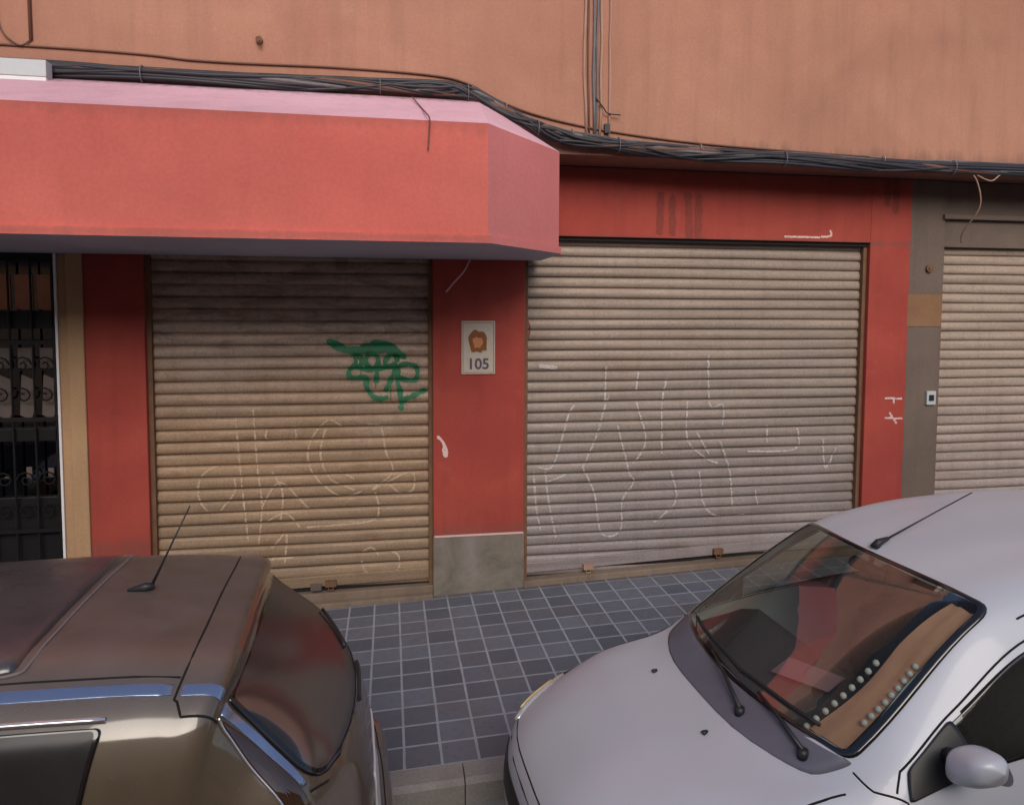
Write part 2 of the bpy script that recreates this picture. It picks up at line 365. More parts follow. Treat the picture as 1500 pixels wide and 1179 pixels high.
# band canopy over the left shutter and the door
zb, zt, zr, xf, yf = 2.856, 3.60, 4.035, .615, -1.45
xc, yc = 1.24, -.75
b = MB(); L = -9.0
b.add([(L,yf,zb+.05),(xf,yf,zb+.05),(xf,yf,zt),(L,yf,zt)], [(0,1,2,3)], 0)
b.add([(xf,yf,zb+.05),(xc,yc,zb+.05),(xc,yc,zt),(xf,yf,zt)], [(0,1,2,3)], 1)
b.add([(xc,yc,zb+.05),(xc,0,zb+.05),(xc,0,zt),(xc,yc,zt)], [(0,1,2,3)], 1)
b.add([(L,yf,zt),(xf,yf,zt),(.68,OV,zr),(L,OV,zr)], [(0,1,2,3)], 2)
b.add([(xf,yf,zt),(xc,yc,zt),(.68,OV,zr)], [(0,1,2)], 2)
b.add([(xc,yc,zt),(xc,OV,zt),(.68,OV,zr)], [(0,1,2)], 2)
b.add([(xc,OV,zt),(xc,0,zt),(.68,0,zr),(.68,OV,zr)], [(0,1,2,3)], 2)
e = .020                                             # lower lip, a finger proud of the band
b.add([(L,yf-e,zb),(xf+e*.4,yf-e,zb),(xf+e*.4,yf-e,zb+.05),(L,yf-e,zb+.05),(L,yf,zb+.05),(xf,yf,zb+.05)], [(0,1,2,3),(3,2,5,4)], 0)
b.add([(xf+e*.4,yf-e,zb),(xc+e,yc-e*.3,zb),(xc+e,yc-e*.3,zb+.05),(xf+e*.4,yf-e,zb+.05),(xf,yf,zb+.05),(xc,yc,zb+.05)], [(0,1,2,3),(3,2,5,4)], 1)
b.add([(xc+e,yc-e*.3,zb),(xc+e,0,zb),(xc+e,0,zb+.05),(xc+e,yc-e*.3,zb+.05),(xc,yc,zb+.05),(xc,0,zb+.05)], [(0,1,2,3),(3,2,5,4)], 1)
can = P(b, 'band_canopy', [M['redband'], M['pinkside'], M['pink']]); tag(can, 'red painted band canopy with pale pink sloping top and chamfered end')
b = MB(); b.add([(L,yf-e,zb),(xf+e*.4,yf-e,zb),(xc+e,yc-e*.3,zb),(xc+e,0,zb),(L,0,zb)], [(4,3,2,1,0)]); P(b, 'soffit', M['soffit'], can)
# canopy's parent offset is handled in P; sub-part is relative to it

# entrance door with iron grille, left edge of the picture
dr = MB(); dr.box(-4.2, -2.517, .16, .19, -.1, .95, 0); dr.box(-4.2, -2.517, .16, .19, 2.80, 2.9, 0)
for x in (-4.2, -3.45, -2.6): dr.box(x, x+.08, .14, .20, -.1, 2.9, 0)
dr.box(-4.2, -2.517, .14, .2, 2.28, 2.42, 0); dr.box(-4.2, -2.517, .14, .2, 1.40, 1.50, 0); dr.box(-4.2, -2.517, .14, .2, .30, .42, 0)
door = P(dr, 'entrance_door', M['iron'], bevel=.004)
b = MB(); b.box(-4.15, -2.58, .195, .2, .9, 2.85); P(b, 'pane', M['doorglass'], door)
b = MB()
for k in range(11):
    x = -4.152+k*.158
    b.tube([(x, .12, .0), (x, .12, 2.82)], .009, 6)
def scroll(cx, cz, r, s):
    return [(cx+s*r*(1-t/14)*math.cos(t*.75), .115, cz+r*(1-t/14)*math.sin(t*.75)) for t in range(13)]
for k in range(10):
    x = -4.073+k*.158
    for cz, s in ((2.0, 1), (1.76, -1), (.85, 1), (1.1, -1)):
        b.tube(scroll(x, cz, .07, s), .007, 6)
b.box(-4.2, -2.53, .105, .13, 2.16, 2.19); b.box(-4.2, -2.53, .105, .13, 1.56, 1.59); b.box(-4.2, -2.53, .105, .13, .68, .71)
P(b, 'grille', M['iron'], door)
for k in range(10):
    b = MB(); b.box(-4.152+k*.158+.018, -4.152+k*.158+.142, .186, .194, 2.43, 2.70); P(b, 'orange_pane', M['orangepane'], door)
b = MB()
random.seed(3)
for k in range(10):
    x = -4.152+k*.158+.02; b.box(x, x+.115, .186, .193, 1.97, 2.13)
    b.prism([(x, 1.60), (x+.05+.05*random.random(), 1.56), (x+.11, 1.66), (x+.10, 1.88), (x+.02, 1.92)], .186, .193)
    b.box(x+.03, x+.07, .186, .193, 1.1, 1.1+.10*random.random())
P(b, 'pale_reflections', M['palereflect_lock'], door)  # pale plates paint in the reflections on the door glass

# ------------------------------------------------------------------ roller shutters
PROF = [(0,.017),(.08,.010),(.22,.0045),(.42,.0008),(.58,0),(.70,.0015),(.80,.005),(.87,.011),(.92,.024),(.965,.027)]
def prof(z, pitch, ztop):
    t = ((ztop-z)/pitch) % 1.0
    p = PROF+[(1.0, .017)]
    for (a, ya), (c, yc_) in zip(p[:-1], p[1:]):
        if a <= t <= c: return ya+(yc_-ya)*(t-a)/(c-a)
    return .017
Y_SH = .085
def shutter(name, x0, x1, z0, ztop, pitch, mat, slope0, label, sag=.0):
    b = MB(); n = int((ztop-z0)/pitch)+1; xs = np.linspace(x0-.02, x1+.02, 40)
    zs = []
    for k in range(n):
        for t, _ in PROF: zs.append(ztop-(k+t)*pitch)
    zs = [z for z in zs if z > z0-.02]
    rows = []
    off = rng.uniform(-.0028, .0028, n+1); ten = rng.uniform(-1, 1, (n+1, 3))
    for z in zs:
        k = int((ztop-z)/pitch+1e-6); r = []
        for i, x in enumerate(xs):
            d = .0035*math.sin(x*1.9+k*.5)*math.sin(k*.37+x)+.003*ten[k, 0]*math.exp(-((x-x0-(x1-x0)*abs(ten[k, 1]))/.25)**2)
            r.append((x, Y_SH+prof(z, pitch, ztop)+off[k]+d, z+.002*math.sin(x*2.1+k)))
        rows.append(r)
    b.grid(rows)
    s = P(b, name, mat, smooth=False); tag(s, label)
    return s
random.seed(11)
s1 = shutter('roller_shutter', -1.88, .352, .10, 2.92, .0975, M['sh1'], 0, 'narrower brown roller shutter with green spray tag, under the red canopy')
s2 = shutter('roller_shutter', 1.13, 4.357, .10, 3.08, .0905, M['sh2'], 0, 'widest beige roller shutter with chalk lettering, right of the number plaque')
s3 = shutter('roller_shutter', 5.13, 9.0, .20, 3.06, .0905, M['sh3'], 0, 'pale roller shutter right of the grey brown pier, cut by the frame')
def rails(x0, x1, zt_, s, m):
    for xa in (x0-.001, x1-.035):
        b = MB(); b.box(xa, xa+.036, .045, .11, 0, zt_); P(b, 'guide_rail', m, s)
rails(-1.88, .352, 2.88, s1, M['rust']); rails(1.13, 4.357, 3.06, s2, M['rust']); rails(5.13, 9.0, 3.04, s3, M['rust'])
b = MB(); b.box(1.13, 4.357, .03, .12, 3.035, 3.064); P(b, 'lintel_gap', M['darkgap'], s2)
def slopebox(b, x0, x1, y0, y1, za0, za1, zb0, zb1, m=0):
    vs = [(x0,y0,za0),(x0,y1,za0),(x0,y1,za1),(x0,y0,za1),(x1,y0,zb0),(x1,y1,zb0),(x1,y1,zb1),(x1,y0,zb1)]
    b.add(vs, [(0,1,2,3),(7,6,5,4),(0,4,5,1),(3,2,6,7),(0,3,7,4),(1,5,6,2)], m)
# bottom rails, dark gap beneath and worn sills following the street
b = MB(); slopebox(b, -1.845, .317, .068, .125, .10, .185, .145, .235); o = P(b, 'bottom_rail', M['sh1'], s1, bevel=.004)
b = MB(); slopebox(b, 1.165, 4.32, .068, .125, .135, .225, .255, .345); P(b, 'bottom_rail', M['sh2'], s2, bevel=.004)
b = MB(); slopebox(b, -1.88, .352, .09, .3, -.12, .12, -.02, .15); P(b, 'bottom_gap', M['darkgap'], s1)
b = MB(); slopebox(b, 1.13, 4.357, .09, .3, -.02, .14, .1, .262); P(b, 'bottom_gap', M['darkgap'], s2)
b = MB(); slopebox(b, -1.88, .352, .02, .3, -.3, .065, -.3, .098); slopebox(b, -1.86, .345, -.05, .3, -.3, -.008, -.3, .042)
P(b, 'sill', M['plaster'], bevel=.008)
b = MB(); slopebox(b, 1.13, 4.357, -.015, .3, -.3, .095, -.3, .215); P(b, 'sill', M['plaster'], bevel=.008)
b = MB(); slopebox(b, 5.13, 9, -.01, .3, -.3, .27, -.3, .42); P(b, 'sill', M['plaster'])
def lock(s, x, z, mat):
    b = MB(); b.box(x-.045, x+.045, .03, .07, z-.02, z+.03); b.tube([(x-.02, .04, z-.02), (x-.02, .04, z-.045), (x+.02, .04, z-.045), (x+.02, .04, z-.02)], .006, 6)
    P(b, 'lock', mat, s, bevel=.004)
lock(s1, -.62, .125, M['palereflect_lock']); lock(s1, -.50, .15, M['rust']); lock(s2, 1.72, .165, M['cabletan']); lock(s2, 2.95, .235, M['rust'])

def paint(name, strokes, w, pitch, ztop, mat, parent, y0=None, cell=.006, keep=1.0, crest=1.0, wob=.0):
    """spray or chalk strokes laid on the slats (or on the flat wall when y0 is given)"""
    cells = set()
    for st in strokes:
        pts = [Vector((p[0], 0, p[1])) for p in st]
        sm = smoothpath(pts, 8) if len(pts) > 2 else [pts[0].lerp(pts[1], i/8) for i in range(9)]
        for a, c in zip(sm[:-1], sm[1:]):
            n = max(1, int((c-a).length/(cell*.9))); q = np.array([a.lerp(c, i/n) for i in range(n)])
            for p in q:
                r = w/2*(1+wob*math.sin(p[0]*60+p[2]*45)); k = int(r/cell)+1; ix, iz = int(math.floor(p[0]/cell)), int(math.floor(p[2]/cell))
                g = np.arange(-k, k+1); A_, B_ = np.meshgrid(ix+g, iz+g); h = ((A_+.5)*cell-p[0])**2+((B_+.5)*cell-p[2])**2 <= r*r
                cells.update(zip(A_[h].tolist(), B_[h].tolist()))
    b = MB(); idx = {}; vs = []; fs = []
    def vert(i, k):
        if (i, k) not in idx:
            x, z = i*cell, k*cell
            y = y0 if y0 is not None else Y_SH+prof(z, pitch, ztop)-.006
            idx[(i, k)] = len(vs); vs.append((x, y, z))
        return idx[(i, k)]
    rr = random.Random(len(cells))
    for (i, k) in sorted(cells):
        if y0 is None and crest < 1:
            if prof((k+.5)*cell, pitch, ztop) > .027*crest: continue
        if rr.random() > keep: continue
        fs.append((vert(i, k), vert(i+1, k), vert(i+1, k+1), vert(i, k+1)))
    b.add(vs, fs); return P(b, name, mat, parent)
GREEN = [
  [ (-0.486,2.172),(-0.423,2.136),(-0.353,2.107),(-0.268,2.102),(-0.168,2.135),(-0.083,2.160),(0.003,2.126),(0.075,2.075),(0.111,2.053) ],
  [ (-0.353,2.103),(-0.268,2.092),(-0.169,2.105),(-0.040,2.105),(0.060,2.068),(0.118,2.045) ],
  [ (-0.282,2.095),(-0.111,2.127),(0.003,2.097) ],
  [ (-0.169,2.069),(-0.198,2.026),(-0.184,1.967),(-0.141,1.952),(-0.098,1.988),(-0.105,2.047),(-0.148,2.069) ],
  [ (-0.004,2.053),(-0.041,2.010),(-0.027,1.966),(0.031,1.980),(0.060,2.031),(0.039,2.060) ],
  [ (0.060,1.965),(0.147,1.986),(0.216,1.956),(0.223,1.890),(0.197,1.846),(0.117,1.854),(0.067,1.877) ],
  [ (0.067,1.935),(0.059,1.847),(0.080,1.759),(0.094,1.611) ],
  [ (0.087,1.618),(0.116,1.684),(0.218,1.727),(0.284,1.763) ],
  [ (-0.283,2.063),(-0.284,1.983),(-0.334,1.932),(-0.327,1.881),(-0.263,1.873),(-0.199,1.873),(-0.193,1.792),(-0.143,1.718),(-0.079,1.695),(-0.029,1.709) ],
  [ (-0.106,1.937),(-0.114,1.842) ],
  [ (-0.248,1.953),(-0.170,1.938),(-0.070,1.952),(0.045,1.965) ],
  [ (0.045,1.936),(-0.006,1.833),(-0.035,1.768) ],
  [ (-0.254,2.055),(-0.227,2.004),(-0.270,1.954) ],
]
CHALK1 = [
  [ (-1.253,1.171),(-1.396,1.165),(-1.502,1.095),(-1.536,0.984),(-1.518,0.871),(-1.467,0.806) ],
  [ (-1.255,1.058),(-1.257,0.945),(-1.366,0.807) ],
  [ (-1.235,1.554),(-1.219,1.283),(-1.193,0.942),(-1.158,0.541) ],
  [ (-1.100,1.618),(-1.076,1.165),(-1.045,0.822),(-1.077,0.508) ],
  [ (-0.996,1.458),(-0.987,1.373),(-0.781,1.367),(-0.779,1.487) ],
  [ (-0.405,1.478),(-0.515,1.521),(-0.638,1.381),(-0.674,1.210),(-0.604,1.035),(-0.412,0.882),(-0.243,0.916) ],
  [ (-0.527,1.464),(-0.574,1.235),(-0.494,1.030),(-0.299,0.930) ],
  [ (-0.181,1.484),(-0.080,1.453),(-0.041,1.248),(0.014,1.071),(-0.158,0.930) ],
  [ (-0.141,0.930),(0.158,1.066),(0.192,0.935),(0.099,0.879),(-0.015,0.966) ],
  [ (-0.130,0.900),(-0.102,0.752),(-0.188,0.656),(-0.693,0.633) ],
  [ (-1.045,0.822),(-0.906,1.017),(-0.744,0.867),(-0.663,0.777) ],
  [ (-0.993,0.705),(-0.856,0.756),(-0.748,0.636) ],
  [ (-0.969,0.473),(-0.858,0.583),(-0.873,0.340) ],
  [ (-1.135,0.309),(-0.971,0.375),(-0.807,0.377) ],
  [ (-0.248,0.316),(-0.209,0.225),(-0.078,0.188),(0.055,0.240),(0.061,0.347),(0.010,0.385) ],
  [ (-0.236,0.405),(-0.162,0.430),(-0.100,0.356) ],
  [ (-0.959,1.105),(-0.880,0.930),(-0.900,0.701) ],
  [ (-0.409,1.085),(-0.298,1.023) ],
]
CHALK2 = [
  [ (1.281,1.065),(1.396,1.072),(1.478,1.307),(1.550,1.553),(1.623,1.634) ],
  [ (1.229,1.026),(1.252,0.735),(1.295,0.504) ],
  [ (1.333,1.022),(1.367,0.751),(1.432,0.434) ],
  [ (1.671,1.052),(1.796,1.340),(1.899,1.671),(2.006,1.690) ],
  [ (1.671,1.052),(1.780,0.818),(1.849,0.456),(2.022,0.468),(2.040,0.744),(2.147,0.909),(2.102,0.995),(2.011,1.335),(1.988,1.419) ],
  [ (2.145,1.079),(2.251,1.286),(2.158,1.646),(2.176,1.896) ],
  [ (2.439,1.830),(2.399,1.599),(2.407,1.155) ],
  [ (2.499,0.982),(2.548,0.723),(2.351,0.538),(2.439,0.598) ],
  [ (2.642,1.637),(2.649,1.276),(2.833,1.099),(2.948,1.052) ],
  [ (2.738,1.337),(2.855,1.141) ],
  [ (2.835,2.036),(2.856,1.591),(2.981,1.588),(2.985,1.396) ],
  [ (2.966,1.246),(3.064,0.962),(3.094,0.656) ],
  [ (2.768,0.972),(2.820,0.668),(2.982,0.552),(3.212,0.564) ],
  [ (3.422,1.385),(3.426,1.233) ],
  [ (3.243,1.151),(3.710,1.159),(3.728,1.356) ],
  [ (3.322,0.778),(3.349,0.645) ],
  [ (3.993,1.239),(4.026,0.973),(4.128,1.158) ],
  [ (1.874,1.940),(1.868,1.568) ],
  [ (1.355,0.939),(1.523,0.995) ],
]
BLOB = [
  [ (1.290,1.956),(1.421,1.940) ],
  [ (1.941,1.691),(2.006,1.686) ],
]
HDR = [
  [ (2.324,3.443),(2.317,3.120) ],
  [ (2.430,3.417),(2.436,3.111) ],
  [ (2.575,3.433),(2.594,3.097) ],
  [ (2.676,3.425),(2.670,3.098) ],
  [ (4.507,3.653),(4.516,3.418) ],
  [ (4.604,3.656),(4.603,3.358) ],
]
WH = [
  [ (3.503,3.104),(3.920,3.113),(3.946,3.169) ],
  [ (4.567,1.631),(4.739,1.622) ],
  [ (4.653,1.623),(4.655,1.584) ],
  [ (4.574,1.444),(4.747,1.434) ],
  [ (4.616,1.489),(4.691,1.390) ],
]
RED = [
  [ (1.171,2.346),(1.190,2.276),(1.172,2.199) ],
  [ (1.141,2.276),(1.190,2.276) ],
]
SCR = [
  [ (0.394,1.374),(0.440,1.315),(0.457,1.210) ],
]

paint('spray_tag', GREEN[:3], .060, .0975, 2.92, M['green'], s1, wob=.2, cell=.005)
paint('spray_tag', GREEN[3:], .040, .0975, 2.92, M['green'], s1, wob=.2, cell=.005)
paint('overspray', GREEN, .085, .0975, 2.92, M['green'], s1, keep=.07, cell=.004)
paint('drips', [[(.03,1.98),(.032,1.90)],[(-.24,1.93),(-.242,1.87)],[(.005,1.80),(.004,1.69)],[(-.12,1.83),(-.12,1.78)]], .008, .0975, 2.92, M['green'], s1, cell=.004)
paint('chalk_drawing', CHALK1, .015, .0975, 2.92, M['chalk1'], s1, keep=.88, crest=.5)
paint('chalk_drawing', CHALK2, .016, .0905, 3.08, M['chalk2'], s2, keep=.8, crest=.5)
paint('chalk_drawing', BLOB, .035, .0905, 3.08, M['chalk2'], s2, keep=.95, crest=.9)
paint('red_mark', RED, .014, .0905, 3.08, M['redmark'], s2)
for st_ in HDR: paint('dark_red_mark', [st_], .062, 1, 1, M['redmark'], bld, y0=-.0025, keep=.9, wob=.15)
paint('white_scrawl', WH, .018, 1, 1, M['scr'], bld, y0=-.0025, keep=.9)
paint('scuff', SCR, .034, 1, 1, M['scr'], bld, y0=-.003, keep=.97, wob=.4)

# ------------------------------------------------------------------ number plaque, intercom, box
sg = empty('house_number_plaque', (.73, 0, 1.9)); tag(sg, 'cream ceramic plaque with brown oval emblem and number on the red pier', 'sign')
b = MB(); b.box(.588, .873, -.016, -.001, 1.900, 2.347); P(b, 'tile', M['cream'], sg, bevel=.004)
def disc(b, cx, cz, rx, rz, y, n=28, m=0, wob=0):
    vs = [(cx, y, cz)]+[(cx+rx*(1+wob*math.sin(k*7))*math.cos(6.2832*k/n), y, cz+rz*(1+wob*math.sin(k*5))*math.sin(6.2832*k/n)) for k in range(n)]
    b.add(vs, [(0, 1+(k+1) % n, 1+k) for k in range(n)], m)
def ring(b, cx, cz, rx, rz, tk, y, n=28, m=0):
    vs = [(cx+r*rx*math.cos(6.2832*k/n), y, cz+r*rz*math.sin(6.2832*k/n)) for r in (1, 1-tk) for k in range(n)]
    b.add(vs, [(k, (k+1) % n, (k+1) % n+n, k+n) for k in range(n)], m)
b = MB(); disc(b, .722, 2.175, .078, .095, -.0185, wob=.12); b.box(.76, .80, -.0186, -.0176, 2.10, 2.15)
em = P(b, 'emblem', M['emb'], sg)
b = MB(); disc(b, .725, 2.165, .042, .045, -.0215, wob=.15); disc(b, .70, 2.19, .02, .016, -.0225); disc(b, .745, 2.19, .02, .016, -.0225); P(b, 'emblem_centre', M['emb2'], em)
def text(body, size, loc, mat, parent, name):
    cu = bpy.data.curves.new(name, 'FONT'); cu.body = body; cu.size = size; cu.extrude = .001; cu.offset = .003; cu.align_x = 'CENTER'
    tmp = bpy.data.objects.new('tmp', cu); col.objects.link(tmp)
    dg = bpy.context.evaluated_depsgraph_get(); me = bpy.data.meshes.new_from_object(tmp.evaluated_get(dg)); bpy.data.objects.remove(tmp)
    me.materials.clear(); me.materials.append(mat)
    me.transform(Matrix.Rotation(math.pi/2, 4, 'X'))
    o = bpy.data.objects.new(name, me); col.objects.link(o); o.parent = parent; o.location = Vector(loc)-parent.location; return o
text('105', .125, (.730, -.0185, 1.945), M['ink'], sg, 'number')
b = MB()
for (x0, x1, z0, z1) in ((.600,.861,1.912,1.916),(.600,.861,2.330,2.334),(.600,.604,1.916,2.330),(.857,.861,1.916,2.330)): b.box(x0, x1, -.0178, -.0165, z0, z1)
P(b, 'border', M['emb'], sg)
ic = empty('intercom', (5.04, 0, 1.56)); tag(ic, 'small pale intercom plate on the grey brown pier', 'intercom')
b = MB(); b.box(4.99, 5.085, -.02, .004, 1.56, 1.69); P(b, 'plate', M['greybox'], ic, bevel=.004)
b = MB(); b.box(5.01, 5.06, -.026, -.019, 1.60, 1.655); P(b, 'button', M['blackplast'], ic)
b = MB(); b.tube([(4.97, .006, 2.84), (4.97, -.02, 2.84)], .035, 12); b.tube([(4.97, -.018, 2.84), (4.97, -.028, 2.84)], .018, 12)
o = b.build('doorbell', M['rust']); tag(o, 'small round rusty bell on the grey brown pier below the cables', 'doorbell')
jb = empty('added_flat_box', (-2.5, OV, 3.92)); tag(jb, 'added flat grey and white box at the left end of the cable bundle above the canopy', 'junction box')  # two-tone box added for a pale rectangle, no known fitting
b = MB(); b.box(-2.95, -2.258, OV-.185, OV-.09, 3.985, 4.095); P(b, 'grey_half', M['greybox'], jb, bevel=.004)
b = MB(); b.box(-2.95, -2.26, OV-.182, OV-.09, 3.895, 3.9835); P(b, 'white_half', M['white'], jb, bevel=.004)

# ------------------------------------------------------------------ cables
def bundle(path, n, r, spread, mats, seed, name, label):
    rr = random.Random(seed); sp = smoothpath(path, 10); b = MB()
    for k in range(n):
        ph, ph2, a = rr.uniform(0, 6.28), rr.uniform(0, 6.28), rr.uniform(0, 6.28); am = rr.uniform(.2, 1)*spread
        pts = []
        for i, p in enumerate(sp):
            t = i/len(sp)*6.28
            q = a+.9*math.sin(t*1.6+ph)+1.2*math.sin(t*3.7+ph2)
            pts.append(p+Vector((0, -abs(math.cos(q))*am*.8-.01, math.sin(q)*am)))
        b.tube(pts, r*rr.uniform(.7, 1.3), 7, m=rr.choices(range(len(mats)), [9]+[1]*(len(mats)-1))[0])
    for i in range(8, len(sp)-4, 17):                # ties round the bundle
        p = sp[i]; q = [(p.x, p.y-.03+math.cos(w_)*(spread*.8+.012), p.z+math.sin(w_)*(spread+.01)) for w_ in [k*.5236 for k in range(13)]]
        b.tube(q, .004, 5, m=1, cap=False)
    return tag(b.build(name, mats, smooth=True), label, 'cables')
YW = OV-.02
main = [(-9, YW, 4.05), (-4, YW, 4.075), (-2.28, YW, 4.08), (-1.2, YW-.02, 4.07), (-.2, YW, 4.085), (.35, YW-.02, 4.09), (.62, YW-.03, 4.055), (.95, YW-.04, 3.90), (1.25, YW-.03, 3.79), (1.6, YW-.02, 3.745), (2.3, YW, 3.70), (3.2, YW, 3.68), (4.2, YW, 3.665), (5.2, YW, 3.67), (8, YW, 3.66), (12, YW, 3.68)]
bundle(main, 20, .0145, .050, [M['cable'], M['cablegrey'], M['cabledark']], 4, 'cable_bundle', 'thick black cable bundle sagging over the canopy and along the wall edge')
main2 = [(p[0], p[1]-.01, p[2]+.05) for p in main[6:]]
bundle(main2, 4, .007, .012, [M['cablegrey'], M['cabletan'], M['cablegrey']], 9, 'cable_strands', 'thin grey cables running just above the black bundle on the right')
b = MB(); b.tube(smoothpath([(-9, OV-.008, 4.22), (-2.6, OV-.008, 4.238), (-1.3, OV-.01, 4.205), (-.4, OV-.009, 4.215), (.31, OV-.01, 4.20), (.6, OV-.015, 4.15), (.85, OV-.02, 4.03), (1.2, OV-.012, 3.93), (1.75, OV-.01, 3.845), (2.6, OV-.01, 3.78), (4, OV-.01, 3.74)], 8), .008, 6)
tag(b.build('thin_cable', M['cabledark'], smooth=True), 'single thin brown cable clipped above the black bundle', 'cable')
rs = empty('riser_cables', (1.62, OV, 3.75)); tag(rs, 'vertical cables and narrow conduits painted over, climbing the terracotta wall', 'cables')
rr = random.Random(2)
for x, r, mt in ((1.515, .010, 'cabletan'), (1.545, .008, 'cabledark'), (1.585, .012, 'cablegrey'), (1.615, .009, 'cablegrey'), (1.65, .012, 'cabletan'), (1.72, .010, 'cabletan')):
    b = MB(); pts = [(x+rr.uniform(-.006, .006)+.03*max(0, (4.2-z))*(1 if x < 1.6 else -.7), OV-r-.002, z) for z in np.arange(3.78, 10.2, .25)]
    b.tube(pts, r, 7); P(b, 'conduit', M[mt], rs, smooth=True)
b = MB(); b.tube(smoothpath([(1.60, OV-.02, 4.10), (1.66, OV-.04, 4.02), (1.70, OV-.03, 3.98), (1.80, OV-.04, 3.97)], 5), .005, 5); b.box(1.675, 1.715, OV-.035, OV-.001, 3.83, 3.90); P(b, 'clip', M['cable'], rs)
b = MB(); b.tube([(-2.42, OV-.01, 4.28), (-2.43, OV-.01, 6)], .012, 6); b.tube(smoothpath([(-2.42, OV-.01, 4.28), (-2.5, OV-.02, 4.24), (-2.62, OV-.02, 4.40), (-2.6, OV-.02, 4.9), (-2.62, OV-.01, 6)], 5), .006, 6)
tag(b.build('wall_pipe', M['cabledark'], smooth=True), 'thin pipe climbing the terracotta wall in the top left corner', 'pipe')
b = MB(); b.tube([(-.915, OV+.01, 4.375), (-.915, OV-.03, 4.375)], .025, 10); b.tube([(-.915, OV-.025, 4.375), (-.905, OV-.06, 4.345)], .012, 8)
tag(b.build('wall_hook', M['rust']), 'small rusty hook stub in the terracotta wall above the canopy', 'hook')
b = MB(); b.tube(smoothpath([(.17, -.60, 3.985), (.22, -1.0, 3.80), (.235, -1.38, 3.66), (.25, -1.475, 3.60), (.245, -1.47, 3.50), (.24, -1.468, 3.42)], 6), .0045, 6)
tag(b.build('loose_wire', M['cabledark'], smooth=True), 'short loose wire hanging over the front of the red canopy', 'wire')
b = MB(); b.tube(smoothpath([(.66, -.06, 2.86), (.60, -.08, 2.75), (.52, -.06, 2.66), (.46, -.03, 2.585)], 5), .007, 6)
tag(b.build('loose_wire', M['scr'], smooth=True), 'pale cable stub poking from under the canopy onto the red pier', 'wire')
b = MB(); b.tube(smoothpath([(4.95, OV-.03, 3.66), (5.02, OV-.05, 3.55), (5.08, OV-.02, 3.35), (5.09, -.25, 3.15), (5.25, -.06, 3.08)], 6), .006, 6)
b.tube(smoothpath([(4.95, OV-.03, 3.66), (5.05, OV-.05, 3.60), (5.15, OV-.06, 3.57), (5.25, OV-.05, 3.63), (5.4, OV-.03, 3.66)], 5), .006, 6)
tag(b.build('hanging_cable', M['cabletan'], smooth=True), 'pale cable hanging from the bundle in front of the right hand shutter', 'cable')

# balcony on the first floor (its white balusters show in the windscreen) and windows above
def window(b, x0, x1, z0, z1, y): b.box(x0, x1, y-.004, y+.05, z0, z1)
bal = empty('balcony', (3.2, OV, 5.6)); tag(bal, 'first floor balcony with white balusters above the shop fronts', 'balcony')
b = MB(); b.box(1.9, 5.4, OV-.95, OV-.001, 6.2, 6.36); P(b, 'slab', M['tan'], bal)
b = MB()
for k in range(24):
    x = 1.98+k*.1465
    b.tube([(x, OV-.88, z) for z in (6.36, 6.42, 6.52, 6.65, 6.8, 7.0, 7.1)], [.03, .022, .045, .04, .022, .02, .035], 8)
P(b, 'balusters', M['white'], bal, smooth=True)
b = MB(); b.box(1.9, 5.4, OV-.94, OV-.82, 7.1, 7.18); P(b, 'handrail', M['cornice'], bal)
for xa in (-6.5, -2.9, 2.6, 6.6, 10.5):
    for za in (6.37, 8.9):
        b = MB(); b.box(xa, xa+1.3, OV-.03, OV+.02, za, za+1.5); fr = P(b, 'window', M['cornice'])
        b = MB(); b.box(xa+.08, xa+1.22, OV-.036, OV-.028, za+.08, za+1.42); P(b, 'pane', M['winglass'], fr)

# ------------------------------------------------------------------ sunlit building across the street
op = empty('opposite_building', (0, -13, 0)); tag(op, 'tan sunlit apartment building facing the shops from across the street', 'building')
b = MB(); b.box(-22, 22, -20, -12.5, -.9, 6.0); P(b, 'wall', M['tan'], op)
b = MB(); b.box(-22, 22, -12.5, -12.3, 3.5, 3.75); b.box(-22, 22, -12.5, -12.1, 5.8, 6.1); P(b, 'cornice', M['cornice'], op)
for xa in np.arange(-20.5, 21, 3.1):
    for za in (.4, 3.9):
        xa = float(xa); b = MB(); b.box(xa, xa+1.3, -12.5, -12.46, za, za+1.7); fr = P(b, 'window', M['cornice'], op)
        b = MB(); b.box(xa+.1, xa+1.2, -12.46, -12.45, za+.1, za+1.6); P(b, 'pane', M['winglass'], fr)
